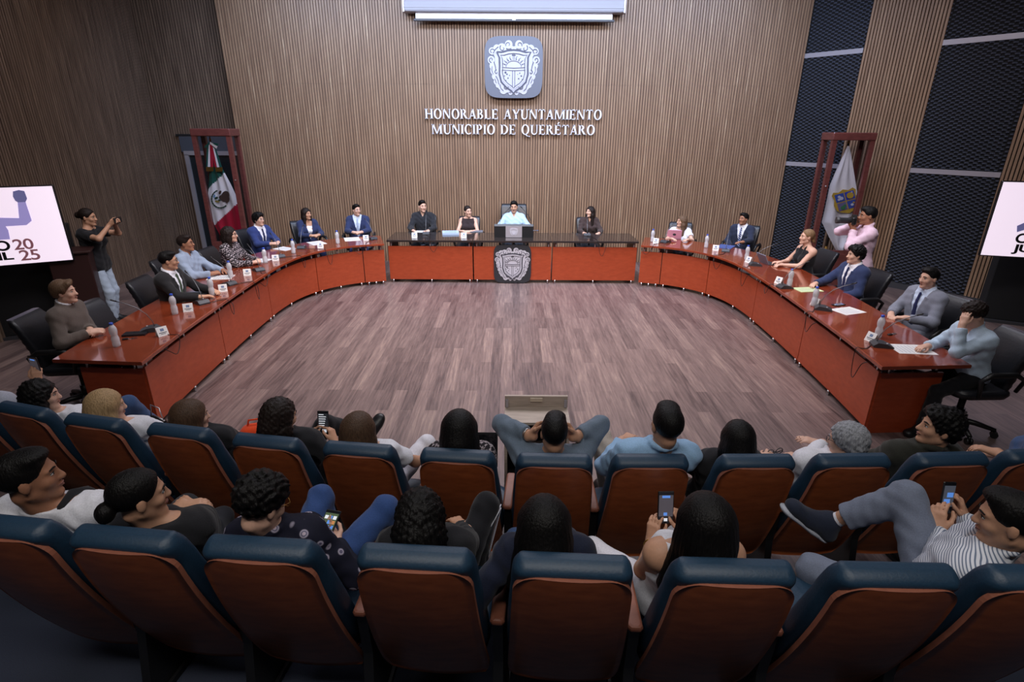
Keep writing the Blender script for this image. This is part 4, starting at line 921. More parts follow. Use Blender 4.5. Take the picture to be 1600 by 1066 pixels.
# ---------------------------------------------------------------- office chairs
def rrect(cx, cy, w, d, r, n=4):
    out = []
    for sx, sy, a0 in ((1, 1, 0), (-1, 1, PI/2), (-1, -1, PI), (1, -1, 1.5*PI)):
        for i in range(n + 1): a = a0 + PI/2*i/n; out.append((cx + sx*(w/2 - r) + r*math.cos(a), cy + sy*(d/2 - r) + r*math.sin(a)))
    return out
def office_chair(tall=False, tuft=False):
    """faces +y, origin on the floor"""
    t = empty('office_chair', (0, 0, 0))
    mb = MB(); rings = []
    for z, w, d, r in ((0.405, 0.40, 0.40, 0.08), (0.415, 0.47, 0.46, 0.10), (0.45, 0.50, 0.49, 0.10), (0.475, 0.49, 0.48, 0.10), (0.49, 0.44, 0.43, 0.10)): rings.append([(x, y, z) for x, y in rrect(0, 0.02, w, d, r)])
    mb.loft(rings); mb.build('seat', M_BLKLEA, t)
    H = 0.50 if not tall else 0.74; mb = MB(); rings = []; n = 18
    for i in range(n + 1):
        f = i/n; z = 0.46 + H*f; y = -0.20 - 0.05*f - 0.10*f*f; w = 0.44*(0.86 + 0.20*f - 0.07*f*f) if not tall else 0.52; th = 0.075 + 0.02*math.sin(f*PI)
        if f > 0.86: w *= 1 - 0.10*((f - 0.86)/0.14)**2; th *= 1 - 0.35*((f - 0.86)/0.14)**2
        if f < 0.08: th *= 0.8
        th += 0.008*math.cos(f*n*PI)                                     # quilted rolls
        rings.append([(x, y + yy - 0.05*(abs(x)/0.25)**2*-0.6, z) for x, yy in rrect(0, 0, w, th, min(0.035, th*0.45))])
    mb.loft(rings); bk = mb.build('backrest', M_BLKLEA, t)
    if tuft:
        for i in range(3):
            for j in range(4 + i % 2): m2 = MB(); m2.sphere((-0.18 + 0.36*j/(3 + i % 2), -0.245 - 0.03*i, 1.0 + 0.09*i), 0.010, 5); m2.build('button', M_BLKPL, bk)
    for sg in (-1, 1):
        mb = MB(); mb.tube([(sg*0.25, -0.20, 0.50), (sg*0.285, -0.21, 0.62), (sg*0.290, -0.12, 0.675), (sg*0.290, 0.10, 0.675), (sg*0.285, 0.17, 0.62), (sg*0.26, 0.12, 0.46), (sg*0.20, 0.08, 0.42)], [0.016, 0.018, 0.024, 0.026, 0.020, 0.016, 0.016], 8); mb.build('armrest', M_BLKPL, t)
    mb = MB(); mb.cyl((0, 0, 0.10), (0, 0, 0.41), 0.028, 12); mb.cyl((0, 0, 0.08), (0, 0, 0.22), 0.042, 12); mb.box((0, 0, 0.395), (0.22, 0.26, 0.03)); mb.build('column', M_BLKPL, t)
    mb = MB()
    for k_ in range(5):
        a = 2*PI*k_/5 + PI/2; mb.tube([(0, 0, 0.105), (0.14*math.cos(a), 0.14*math.sin(a), 0.100), (0.29*math.cos(a), 0.29*math.sin(a), 0.072)], [0.032, 0.026, 0.018], 8)
    bs = mb.build('star_base', M_BLKPL, t)
    for k_ in range(5):
        a = 2*PI*k_/5 + PI/2; c = (0.29*math.cos(a), 0.29*math.sin(a)); m2 = MB(); u = Vector((-math.sin(a), math.cos(a), 0)); o = Vector((c[0], c[1], 0.030))
        m2.cyl(o - u*0.024, o - u*0.006, 0.030, 12); m2.cyl(o + u*0.006, o + u*0.024, 0.030, 12); m2.cyl((c[0], c[1], 0.03), (c[0], c[1], 0.075), 0.008, 8); m2.build('caster', M_BLKPL, bs)
    return t
CH0 = office_chair(); CHM = office_chair(True, True); _used = [False]
def place_chair(x, y, face, label, big=False):
    if big: c = CHM
    elif not _used[0]: c = CH0; _used[0] = True
    else: c = copy_tree(CH0)
    c.location = (x, y, 0); c.rotation_euler = (0, 0, -math.radians(face)); tag(c, label, 'chair', 'office chairs around the desks'); return c

# ---------------------------------------------------------------- auditorium seats
def seat_y(z):  # forward lean of the back: distance in front of the top edge
    t = (1.03 - z)/0.80; return 0.0 + 0.06*t + 0.20*t**1.6 if t > 0 else 0.0
def auditorium_seat():
    """origin on the floor below the back's top edge, faces +y"""
    t = empty('auditorium_seat', (0, 0, 0))
    def outline(z, top, w_top, w_bot, r, zb):
        f = (top - z)/(top - zb); w = w_top + (w_bot - w_top)*min(1, f*1.15)
        d = top - z
        if d < r: w = w - r + math.sqrt(max(r*r - (r - d)**2, 0))
        if z - zb < 0.10: w *= 0.90 + 0.10*math.sqrt(max(z - zb, 0)/0.10)
        return max(w, 0.02)
    # moulded wooden shell
    mb = MB(); rings = []; top, zb = 1.000, 0.20; zs = [top - 0.09*(1 - math.cos(PI/2*i/8)) for i in range(9)] + [top - 0.09 - (top - 0.09 - zb)*i/16 for i in range(1, 17)]
    nx = 14
    def shell(mb_, zs, top, wt, wb, r, zb, y0, th, mi_edge):
        front = []; back = []
        for z in zs:
            w = outline(z, top, wt, wb, r, zb); yb = seat_y(z) + y0
            back.append([(w*u, yb + 0.07*(w*u/0.25)**2*0.5, z) for u in [-1 + 2*i/nx for i in range(nx + 1)]]); front.append([(x, y + th, z) for x, y, _ in back[-1]])
        n = len(zs); W = nx + 1; vs = [p for r_ in back for p in r_] + [p for r_ in front for p in r_]; o = n*W; fb = []; ff = []; fe = []
        for i in range(n - 1):
            for j in range(nx): fb.append((i*W + j, i*W + j + 1, (i + 1)*W + j + 1, (i + 1)*W + j)[::-1]); ff.append((o + i*W + j, o + i*W + j + 1, o + (i + 1)*W + j + 1, o + (i + 1)*W + j))
            fe.append((i*W, (i + 1)*W, o + (i + 1)*W, o + i*W)); fe.append((i*W + nx, o + i*W + nx, o + (i + 1)*W + nx, (i + 1)*W + nx))
        for j in range(nx): fe.append((j, o + j, o + j + 1, j + 1)); fe.append(((n - 1)*W + j, (n - 1)*W + j + 1, o + (n - 1)*W + j + 1, o + (n - 1)*W + j))
        b = len(mb_.v); mb_.v += vs
        for fs, mi, sm in ((fb, 0, True), (ff, 0, True), (fe, mi_edge, False)):
            for f in fs: mb_.f.append([b + q for q in f]); mb_.m.append(mi); mb_.sm.append(sm)
    shell(mb, zs, top, 0.192, 0.222, 0.085, zb, 0.0, 0.020, 1); mb.build('back_shell', [M_SEATWOOD, M_SEATEDGE], t)
    # padded back: flush with the shell at the sides, its crest slopes forward above the shell's top edge
    mb = MB(); rings = []
    prof = [(0.36, 0.165, 0.030, 0.060), (0.38, 0.195, 0.022, 0.095), (0.42, 0.215, 0.020, 0.115)] + [(0.46 + 0.06*q, 0.224 - 0.0004*q*q, 0.020, 0.118 + 0.006*math.sin(PI*q/7) - 0.0015*q) for q in range(8)]
    prof += [(0.925, 0.203, 0.018, 0.104), (0.965, 0.200, 0.006, 0.098), (0.990, 0.197, -0.003, 0.094), (1.005, 0.193, -0.006, 0.091), (1.016, 0.189, -0.001, 0.088), (1.026, 0.184, 0.010, 0.084), (1.034, 0.179, 0.022, 0.079), (1.039, 0.173, 0.034, 0.072), (1.041, 0.162, 0.042, 0.064)]
    for z, hw, bo, fo in prof:
        y0 = seat_y(z); w = 2*hw; th = max(fo - bo, 0.012)
        rings.append([(x, y0 + bo + th/2 + y + 0.10*(abs(x)/0.25)**2*0.5, z) for x, y in rrect(0, 0, w, th, min(0.034, th*0.45), 5)])
    mb.loft(rings); mb.build('back_cushion', M_BLUE, t)
    mb = MB(); rings = []
    for z, w, d, r in ((0.325, 0.36, 0.36, 0.09), (0.335, 0.42, 0.43, 0.10), (0.38, 0.44, 0.47, 0.10), (0.405, 0.43, 0.46, 0.10), (0.415, 0.39, 0.41, 0.10)): rings.append([(x, y + 0.43, z - 0.03*(0.43 - abs(y))*0) for x, y in rrect(0, 0.02, w, d, r)])
    mb.loft(rings); mb.build('seat_cushion', M_BLUE, t)
    mb = MB(); rings = []
    for z, w, d, r in ((0.255, 0.22, 0.24, 0.08), (0.27, 0.34, 0.36, 0.10), (0.30, 0.40, 0.42, 0.10), (0.328, 0.42, 0.44, 0.10)): rings.append([(x, y + 0.43, z) for x, y in rrect(0, 0.02, w, d, r)])
    mb.loft(rings); mb.build('seat_pan', M_SEATWOOD, t)
    return t
def seat_arm():
    t = empty('seat_armrest', (0, 0, 0))
    mb = MB(); mb.box((0, 0.345, 0.605), (0.056, 0.33, 0.028), bev=0.010); mb.build('arm_top', M_SEATEDGE, t)
    mb = MB(); mb.prism([(0.16, 0.03), (0.50, 0.03), (0.47, 0.40), (0.49, 0.59), (0.20, 0.59), (0.22, 0.36)], (-0.02, 0, 0), (0, 1, 0), (0, 0, 1), (1, 0, 0), 0.04); mb.build('side_standard', M_BLKPL, t)
    mb = MB(); mb.box((0, 0.33, 0.015), (0.07, 0.36, 0.03)); mb.build('foot_plate', M_BLKPL, t); return t
SEAT0 = auditorium_seat(); ARM0 = seat_arm(); _s0 = [True, True]
ZTOPF, ZTOPN = 1.04, 1.30      # height of the two rows' top edges
def place_seat(px, py, ztop, floor, yaw, label, group):
    p = at_z(px, py, ztop) - V3(0, 0.065 if floor == 0 else 0.085, 0); o = SEAT0 if _s0[0] else copy_tree(SEAT0); _s0[0] = False
    o.location = (p[0], p[1], floor); o.rotation_euler = (0, 0, yaw); tag(o, label, 'seat', group); return p
def place_arm(p, q, floor, label, group):
    o = ARM0 if _s0[1] else copy_tree(ARM0); _s0[1] = False
    d = q - p; o.location = ((p[0] + q[0])/2, (p[1] + q[1])/2, floor); o.rotation_euler = (0, 0, math.atan2(d[1], d[0])); tag(o, label, 'armrest', group)
FRONT_PX = [(-75, 612), (30, 634), (142, 652), (275, 667), (412, 683), (557, 695), (712, 705), (866, 712), (1018, 713), (1185, 713), (1335, 712), (1490, 710), (1630, 704)]
NEAR_PX = [(5, 806), (195, 825), (405, 840), (647, 853), (893, 866), (1145, 874), (1397, 880), (1630, 884)]
FL = ['the outermost person, who raises a phone', 'curly-haired woman in jeans', 'blonde woman in white top', 'woman with brown hair in black top', 'woman with dark half-up hair in black jacket', 'woman with straight brown hair in white', 'woman with long straight black hair', 'man resting his face on his hands', 'man in pale blue polo', 'woman in black with glasses in hand', 'grey-haired man in white shirt', 'man in dark olive jacket', 'woman in denim skirt']

NL = ['man in white tee with black strap', 'woman with hair bun and black tee', 'person in floral navy shirt', 'dark-haired person in black tracksuit trousers', 'woman in navy top with watch', 'woman in white trousers filming on a phone', None, 'man in striped shirt filming on a phone']
SF, SN = [], []
def slope_yaw(P, i): a, b = P[max(i - 1, 0)], P[min(i + 1, len(P) - 1)]; return math.atan2(b[1] - a[1], b[0] - a[0])
_pf = [at_z(*p, ZTOPF) for p in FRONT_PX]; _pn = [at_z(*p, ZTOPN) for p in NEAR_PX]
for i, p in enumerate(FRONT_PX): SF.append(place_seat(*p, ZTOPF, 0.0, slope_yaw(_pf, i), 'blue front row seat of ' + FL[i], 'front row seats'))
for i, p in enumerate(NEAR_PX): SN.append(place_seat(*p, ZTOPN, ZN, slope_yaw(_pn, i), ('blue second row seat of ' + NL[i] if NL[i] else 'empty blue second row seat behind the crossed grey trouser legs'), 'second row seats'))
for i in range(len(SF) - 1): place_arm(SF[i], SF[i + 1], 0.0, 'front row wooden armrest beside ' + FL[i], 'front row armrests')
for i in range(len(SN) - 1): place_arm(SN[i], SN[i + 1], ZN, 'second row wooden armrest beside ' + (NL[i] or 'the empty seat behind crossed grey legs'), 'second row armrests')

# ---------------------------------------------------------------- who sits and stands where
SKL, SKT, SKB = skinmat('light', srgb(216, 172, 150)), skinmat('tan', srgb(198, 150, 122)), skinmat('brown', srgb(166, 116, 90))
HB, HDB, HBR, HBL, HGR = hairmat('black', srgb(14, 12, 12)), hairmat('dark_brown', srgb(34, 25, 22)), hairmat('brown', srgb(78, 58, 44)), hairmat('blonde', srgb(172, 142, 104)), hairmat('grey', srgb(150, 152, 158))
HMB = hairmat('mid_brown', srgb(98, 76, 58)); HDBL = hairmat('dark_blonde', srgb(134, 106, 78))
WHITE = cloth('white', srgb(226, 226, 234)); BLACK = cloth('black', srgb(27, 27, 31)); DKTR = cloth('charcoal', srgb(36, 37, 44)); JEAN = cloth('denim', srgb(58, 82, 122)); PALEJ = cloth('pale_denim', srgb(176, 190, 208))
def pattern(name, build, rough=0.85):
    def b(nt, p): p.inputs['Roughness'].default_value = rough; p.inputs['Specular IOR Level'].default_value = 0.25; build(nt, p)
    return ramp_mat('cloth_' + name, b)
def _tweed(nt, p):
    v = nt.nodes.new('ShaderNodeTexChecker'); nt.links.new(_coord(nt, (1, 1, 1), (0.5, 0.6, 0.78)), v.inputs['Vector']); v.inputs['Scale'].default_value = 42
    n = nt.nodes.new('ShaderNodeTexNoise'); nt.links.new(_coord(nt), n.inputs['Vector']); n.inputs['Scale'].default_value = 55; n.inputs['Detail'].default_value = 2
    m = nt.nodes.new('ShaderNodeMath'); m.operation = 'MULTIPLY'; nt.links.new(v.outputs['Fac'], m.inputs[0]); nt.links.new(n.outputs[0], m.inputs[1])
    nt.links.new(_ramp(nt, m.outputs[0], [(0.40, srgb(30, 27, 31)), (0.52, srgb(172, 160, 164))]), p.inputs['Base Color'])
def _floral(nt, p):
    v = nt.nodes.new('ShaderNodeTexVoronoi'); nt.links.new(_coord(nt), v.inputs['Vector']); v.inputs['Scale'].default_value = 17
    nt.links.new(_ramp(nt, v.outputs['Distance'], [(0.0, srgb(170, 60, 70)), (0.10, srgb(200, 190, 205)), (0.16, srgb(70, 66, 96)), (0.22, srgb(180, 172, 190)), (0.30, srgb(26, 27, 44)), (1.0, srgb(22, 23, 38))]), p.inputs['Base Color'])
def _stripe(c1, c2, sc, rot):
    def f(nt, p):
        w = nt.nodes.new('ShaderNodeTexWave'); nt.links.new(_coord(nt, (1, 1, 1), rot), w.inputs['Vector']); w.inputs['Scale'].default_value = sc; w.inputs['Distortion'].default_value = 0.6; w.inputs['Detail'].default_value = 1; w.inputs['Detail Scale'].default_value = 0.5
        nt.links.new(_ramp(nt, w.outputs[0], [(0.0, c2), (0.22, c2), (0.38, c1), (1.0, c1)]), p.inputs['Base Color'])
    return f
TWEED = pattern('tweed', _tweed); FLORAL = pattern('floral_navy', _floral); STRIPE = pattern('blue_striped', _stripe(srgb(224, 226, 234), srgb(112, 124, 146), 30, (0, 0.9, 0.6)))
TIEST = pattern('striped_tie', _stripe(srgb(40, 50, 100), srgb(176, 184, 206), 12, (0, 0.8, 0))); KNIT = pattern('speckled_knit', _tweed)
CROP = dict(group=None)
DESC = {}
def seated(key, desc, px, py, face, look, top, bottom, hair, skin, z=1.17, lean=0.05, seat=True, arms=('clasp', 'clasp'), side=0.0, big=False, cdesc=None, **kw):
    h = at_z(px, py, z); a = math.radians(face); f = V3(math.sin(a), math.cos(a), 0); r = V3(math.cos(a), -math.sin(a), 0)
    hip = h - f*lean + r*side; hip[2] = min(0.575, z - 0.565); DESC[key] = desc
    person(key, kw.pop('label', desc + ' seated at the desks'), hip, h, face, look, top, bottom, hair, skin, arms=arms, **kw)
    if seat:
        c = hip - f*0.02; place_chair(c[0], c[1], face, 'black office chair of the ' + (cdesc or desc), big)
    PEOPLE[key]['face'] = face; return hip
RES = 0.0085
def suit(c, shirt=WHITE, tie=None): return ('suit', c, shirt, tie)
NAVYS = cloth('navy_suit', srgb(42, 52, 88)); BLUES = cloth('blue_suit', srgb(46, 60, 112)); BLACKS = cloth('black_suit', srgb(33, 32, 34)); GREYS = cloth('grey_suit', srgb(128, 132, 146)); NAVYT = cloth('navy_tie', srgb(30, 36, 78)); GREENT = cloth('green_tie', srgb(66, 80, 62)); PALET = cloth('pale_tie', srgb(166, 182, 206))
seated('T1', 'young man in grey-brown sweater', 101, 456, 82, (78, 2, 0), ('sweater', cloth('brown_sweater', srgb(92, 82, 76)), WHITE), DKTR, ('sidepart', HMB), SKL, z=1.16, res=0.0075, arms=(dict(w=at_z(141, 515, 0.79), fd=(0.7, 0.7, 0), pn=(0.5, -0.3, -0.8), curl=0.5), dict(w=at_z(138, 520, 0.79), fd=(-0.5, 0.8, 0), pn=(-0.5, -0.3, -0.8), curl=0.5)))
seated('T2', 'man in black suit and green tie', 263, 407, 88, (62, -3, 0), suit(BLACKS, WHITE, GREENT), BLACK, ('short', HB), SKT, glasses=M_BLKPL, res=RES, arms=('table', 'table'))
seated('T3', 'man in pale grey-blue shirt and glasses', 290, 380, 92, (78, 3, 0), ('shirt', cloth('grey_blue_shirt', srgb(150, 164, 186))), DKTR, ('short', HDB), SKB, glasses=M_BLKPL, belly=0.9, res=RES, arms=('table', 'clasp'))
seated('T4', 'woman in black and white tweed jacket', 359, 366, 92, (80, 0, 0), ('overshirt', TWEED), BLACK, ('longwavy', HDB), SKL, sex='f', glasses=M_BLKPL, belly=0.3, res=RES)
seated('T5', 'young man in blue suit beside the tricolour flag', 404, 343, 118, (108, 3, 0), suit(BLUES, WHITE, NAVYT), NAVYS, ('mop', HB), SKL, glasses=M_CHROME, z=1.15, res=RES)
seated('T6', 'woman in navy blazer', 479, 334, 142, (120, 2, 0), ('blazer', NAVYS, WHITE), NAVYS, ('long', HDB), SKT, sex='f', z=1.13, res=RES)
seated('T7', 'man in blue suit and glasses against the slatted wall', 557, 328, 168, (135, 3, 0), suit(NAVYS, cloth('pale_blue_shirt', srgb(206, 218, 236)), PALET), NAVYS, ('short', HB), SKL, glasses=M_CHROME, z=1.15, res=RES)
seated('T8', 'man in plain black shirt', 660, 322, 180, (150, 0, 0), ('shirt', cloth('black_shirt', srgb(36, 37, 42))), BLACK, ('short', HB), SKL, z=1.19, res=RES, arms=('table', 'table'))
seated('T9', 'woman in sleeveless dark top', 731, 330, 180, (150, 0, 4), ('sleeveless', cloth('dark_brown_top', srgb(48, 38, 40))), BLACK, ('lowbun', HDB), SKL, sex='f', z=1.115, res=RES)
seated('T10', 'man in light blue shirt behind the lectern', 803, 323, 180, (183, -4, 0), ('shirt', cloth('light_blue_shirt', srgb(178, 208, 240)), None), DKTR, ('short', HB), SKT, z=1.185, lean=-0.04, big=True, res=RES, arms=(dict(l=(-0.26, 0.36), wz=0.815, fd=(0.6, 0.8, 0), curl=0.4), dict(l=(0.26, 0.36), wz=0.815, fd=(-0.6, 0.8, 0), curl=0.4)))
seated('T11', 'woman in dark brown blouse with long hair', 922, 331, 180, (222, 8, 0), ('shirt', cloth('brown_blouse', srgb(62, 48, 46))), BLACK, ('long', HDB), SKL, sex='f', z=1.12, res=RES, arms=('table', 'table'))
seated('T12', 'woman in white tee typing on pink tablet', 1065, 346, 196, (250, 6, 0), ('tee', WHITE), DKTR, ('longwavy', HMB), SKL, sex='f', glasses=M_GOLD, z=1.035, res=RES, arms=('table', 'table'))
seated('T13', 'man in navy suit and striped tie', 1162, 342, 218, (242, 5, 0), suit(cloth('navy_suit_dark', srgb(40, 46, 66)), WHITE, TIEST), NAVYS, ('short', HB), SKB, z=1.12, res=RES, arms=('table', 'lap'))
seated('T14', 'woman in black halter top', 1261, 370, 262, (274, 3, 0), ('halter', cloth('black_halter', srgb(26, 26, 30))), BLACK, ('pony', HDBL), SKL, sex='f', res=RES, arms=(dict(w=at_z(1222, 414, 0.765), fd=(-0.9, -0.3, 0), world=True, curl=0.4), dict(w=at_z(1219, 410, 0.775), fd=(-0.95, 0.1, 0), world=True, curl=0.5)))
seated('T15', 'young man in blue suit before the photographer', 1337, 398, 262, (276, 0, 0), suit(cloth('mid_blue_suit', srgb(46, 58, 94)), WHITE, NAVYT), NAVYS, ('mop', HB), SKL, res=RES, arms=('lap', 'table'))
seated('T16', 'man in grey suit', 1452, 434, 258, (262, -3, 0), suit(GREYS, cloth('ice_shirt', srgb(196, 210, 232)), NAVYT), GREYS, ('short', HB), SKL, res=RES, arms=(dict(l=(-0.10, 0.30, 0.20), fd=(0.7, 0.7, -0.1), curl=0.55), dict(l=(0.08, 0.32, 0.19), fd=(-0.7, 0.7, -0.1), curl=0.55)))
_h17 = at_z(1521, 492, 1.12)
seated('T17', 'person in pale shirt covering face with one hand', 1521, 492, 268, (276, -22, 0), ('shirt', cloth('pale_aqua_shirt', srgb(186, 206, 224))), BLACK, ('curlyshort', HDB), SKL, z=1.12, lean=0.14, res=0.0075, arms=(dict(w=_h17 + V3(-0.130, -0.075, -0.085), fd=(0.20, 0.25, 0.9), world=True, pn=(0.8, 0.55, -0.2), curl=0.32, el=(-0.25, 0.15, -1.0)), dict(l=(0.14, 0.34), wz=0.775, fd=(-0.3, 0.9, 0), curl=0.35)))
_ec = at_z(180, 478, 0.95); place_chair(_ec[0] - 0.02, _ec[1] + 0.02, 95, 'empty black leather office chair beside young man in sweater')

# standing photographers
def standing(key, label, px, py, Y, face, look, top, bottom, hair, skin, arms, sex, k, **kw):
    h = at_y(px, py, Y); a = math.radians(face); f = V3(math.sin(a), math.cos(a), 0); hip = h - f*0.03; hip[2] = h[2] - 0.665*k
    person(key, label, hip, h, face, look, top, bottom, hair, skin, sex=sex, arms=arms, stand=True, k=k, legs=(dict(l=(-0.10, -0.02)), dict(l=(0.10, 0.08))), res=RES, **kw)
    return h, f
def smartphone(C, n, up, label, ui='camera', glow=0.5):
    """n: from the phone towards the holder"""
    C = Vector(C); n = Vector(n).normalized(); up = Vector(up); up = (up - n*up.dot(n)).normalized(); x = up.cross(n)
    t = empty('smartphone', C, 0, label, 'phone'); mb = MB(); R_ = Matrix((x, n*-1, up)).transposed()
    mb.box((0, 0, 0), (0.072, 0.008, 0.148), rot=R_, bev=0.003); mb.build('phone_body', M_BLKPL, t)
    o = n*0.0045; mb = MB()
    def rect(x0, z0, x1, z1, mi, lift=0.0): mb.add([o + n*lift + x*a + up*b for a, b in ((x0, z0), (x1, z0), (x1, z1), (x0, z1))], [(0, 1, 2, 3)], mi)
    rect(-0.033, -0.070, 0.033, 0.070, 0)
    ms = [mat('phone_dark', srgb(24, 26, 32), 0.2, emit=0.05), mat('phone_view_' + ui, {'camera': srgb(96, 92, 100), 'chat': srgb(46, 48, 54), 'blue': srgb(70, 74, 84), 'photos': srgb(70, 84, 60)}[ui], 0.3, emit=glow), mat('phone_white', srgb(220, 224, 232), 0.3, emit=0.6), mat('phone_blue', srgb(90, 140, 220), 0.3, emit=0.6), mat('phone_orange', srgb(190, 130, 80), 0.3, emit=0.5)]
    rect(-0.032, -0.040, 0.032, 0.058, 1, 0.0004)
    if ui == 'camera': rect(-0.008, -0.062, 0.008, -0.048, 2, 0.0006); rect(-0.018, 0.045, 0.018, 0.056, 3, 0.0006); rect(-0.010, -0.036, 0.006, -0.022, 3, 0.0008)
    if ui == 'chat':
        for i in range(7): rect(-0.026, 0.048 - 0.014*i, 0.006 + 0.003*((i*5) % 6), 0.053 - 0.014*i, 2, 0.0006)
        rect(-0.006, -0.064, 0.022, -0.044, 2, 0.0006)
    if ui == 'blue': rect(-0.010, 0.004, 0.026, 0.026, 3, 0.0006); rect(-0.024, -0.032, 0.012, -0.004, 3, 0.0006); rect(-0.006, -0.062, 0.006, -0.050, 2, 0.0006)
    if ui == 'photos':
        for i in range(4):
            for j in range(3): rect(-0.028 + 0.020*j, 0.030 - 0.022*i, -0.012 + 0.020*j, 0.046 - 0.022*i, (2, 4, 3, 1)[(i*3 + j*2 + i*j) % 4], 0.0006)
    mb.build('screen', ms, t); return t
_p = at_y(184, 344, 7.28)
_h, _f = standing('S1', 'woman standing in black top and pale jeans photographing with raised phone', 137, 339, 7.28, 84, (78, -6, 0), ('tee', BLACK), PALEJ, ('bun', HDB), SKT,
    (dict(w=_p + V3(-0.085, 0.045, -0.055), fd=(0.8, -0.1, 0.5), pn=(0.2, -0.9, 0.2), world=True, curl=0.55), dict(w=_p + V3(-0.085, -0.055, -0.055), fd=(0.8, 0.1, 0.5), pn=(0.2, 0.9, 0.2), world=True, curl=0.55)), 'f', 0.93)
smartphone(_p, (-1, 0.0, -0.05), (0, 1, 0.0), 'dark phone in the raised hands of the woman standing by the slatted wall', 'camera', 0.2)
_p = at_y(1333, 345, 7.15)
_h, _f = standing('S2', 'man standing in pink shirt aiming a camera before the white flag', 1356, 337, 7.15, 285, (282, -2, 0), ('shirt', cloth('pink_shirt', srgb(226, 196, 214)), None), BLACK, ('short', HB), SKB,
    (dict(w=_p + V3(0.02, -0.02, -0.115), fd=(-0.45, 0.25, 0.75), pn=(-0.2, 0.3, 0.9), world=True, curl=0.5), dict(w=_p + V3(0.11, 0.10, -0.06), fd=(-0.6, -0.1, 0.7), pn=(-0.3, -0.9, 0.1), world=True, curl=0.6)), 'm', 0.95)
t = empty('camera_body', _p, math.radians(90 - 282 + 90), 'black camera with long lens held up by man in pink shirt', 'camera'); t.rotation_euler = (0, 0, math.radians(-282))
mb = MB(); mb.box((0, 0.0, 0), (0.135, 0.055, 0.095), bev=0.012); mb.prism([(-0.035, 0.045), (0.035, 0.045), (0.02, 0.075), (-0.02, 0.075)], (0, 0.02, 0), (1, 0, 0), (0, 0, 1), (0, -1, 0), 0.05); mb.box((0.05, 0.03, -0.005), (0.035, 0.04, 0.085), bev=0.012); mb.build('body', M_BLKPL, t)
mb = MB(); mb.tube([(0, 0.02, 0), (0, 0.07, 0), (0, 0.072, 0), (0, 0.15, 0), (0, 0.152, 0), (0, 0.20, 0)], [0.034, 0.034, 0.037, 0.037, 0.040, 0.042], 20); mb.build('lens', M_DKGREY, t)

# the audience
def aud(key, label, S, floor, px, py, look, top, bottom, hair, skin, sex='m', face=0, dy=0.25, hy=0.47, hx=0.0, hz=0.50, z=None, **kw):
    h = at_y(px, py, S[1] + dy); hip = V3(S[0]*0.35 + h[0]*0.65 + hx, S[1] + hy, floor + hz)
    person(key, label, hip, h, face, look, top, bottom, hair, skin, sex=sex, floor=floor, **kw); return hip, h
RF, RN = 0.0068, 0.0062
_ph0 = at_y(55, 572, 3.45)
aud('F0', 'outermost front row person in pale grey sleeves raising a phone', SF[0], 0, -55, 600, (30, 0, 0), ('shirt', cloth('pale_grey_shirt', srgb(178, 182, 196))), DKTR, ('short', HB), SKT, res=RF,
    arms=('lap', dict(w=_ph0 + V3(0.0, -0.03, -0.12), fd=(0.1, 0.2, 0.95), pn=(-0.6, 0.8, 0.0), world=True, curl=0.55, opp=0.6)))
smartphone(_ph0, (-0.2, -1, -0.1), (0.1, 0, 1), 'dark phone raised at the end of the front row', 'camera', 0.1)
aud('F1', 'woman with black curly hair in the front row, jeans', SF[1], 0, 65, 617, (62, -4, 0), ('tee', WHITE), JEAN, ('longcurly', HB), SKL, 'f', res=RF, arms=('lap', 'lap'), legs=({}, dict(l=(0.30, 0.30, -0.02), kn=(0.8, 0.8, 0.6))))
aud('F2', 'woman with long blonde hair and white top in the front row', SF[2], 0, 168, 634, (48, -6, 0), ('tee', WHITE), DKTR, ('longfull', HBL), SKL, 'f', res=RF, arms=('lap', 'lap'))
aud('F3', 'woman with brown hair and black top beside the glossy handbag', SF[3], 0, 300, 650, (48, -4, 0), ('shirt', BLACK), DKTR, ('longfull', HBR), SKL, 'f', res=RF, arms=('lap', 'lap'))
_ph4 = at_y(505, 660, 3.05)
aud('F4', 'woman with half-up dark hair and black jacket holding up a phone', SF[4], 0, 438, 650, (34, -14, 0), ('shirt', BLACK), BLACK, ('halfup', HDB), SKT, 'f', res=RF,
    arms=(dict(w=_ph4 + V3(-0.085, -0.06, -0.10), fd=(0.45, 0.5, 0.75), pn=(0.9, 0.2, 0), world=True, curl=0.55), dict(w=_ph4 + V3(0.080, -0.06, -0.115), fd=(-0.35, 0.5, 0.8), pn=(-0.9, 0.3, 0), world=True, curl=0.55)),
    legs=(dict(w=at_y(572, 676, 3.42), toe=(0.45, 0.55, 0.75), kn=(0.4, 0.4, 1)), dict(l=(0.10, 0.42))))
smartphone(_ph4, (-0.05, -1, 0.25), (0, 0.2, 1), 'black phone showing a chat list, held by woman in black jacket', 'chat', 0.35)
aud('F5', 'woman with straight brown hair in white top and white trousers', SF[5], 0, 562, 671, (16, -4, 0), ('tee', WHITE), cloth('white_trousers', srgb(222, 220, 228)), ('longfull', HBR), SKT, 'f', res=RF, arms=('lap', dict(l=(0.30, 0.16, 0.10), fd=(0, 1, -0.1), curl=0.4)), legs=({}, dict(l=(0.30, 0.36, -0.22), kn=(0.6, 0.8, 1.2))))
aud('F6', 'woman with long straight black hair using a laptop', SF[6], 0, 718, 671, (2, -16, 0), ('shirt', KNIT), DKTR, ('longfull', HB), SKL, 'f', res=RF, arms=('lap', 'lap'))
_h7 = at_y(866, 676, SF[7][1] + 0.26)
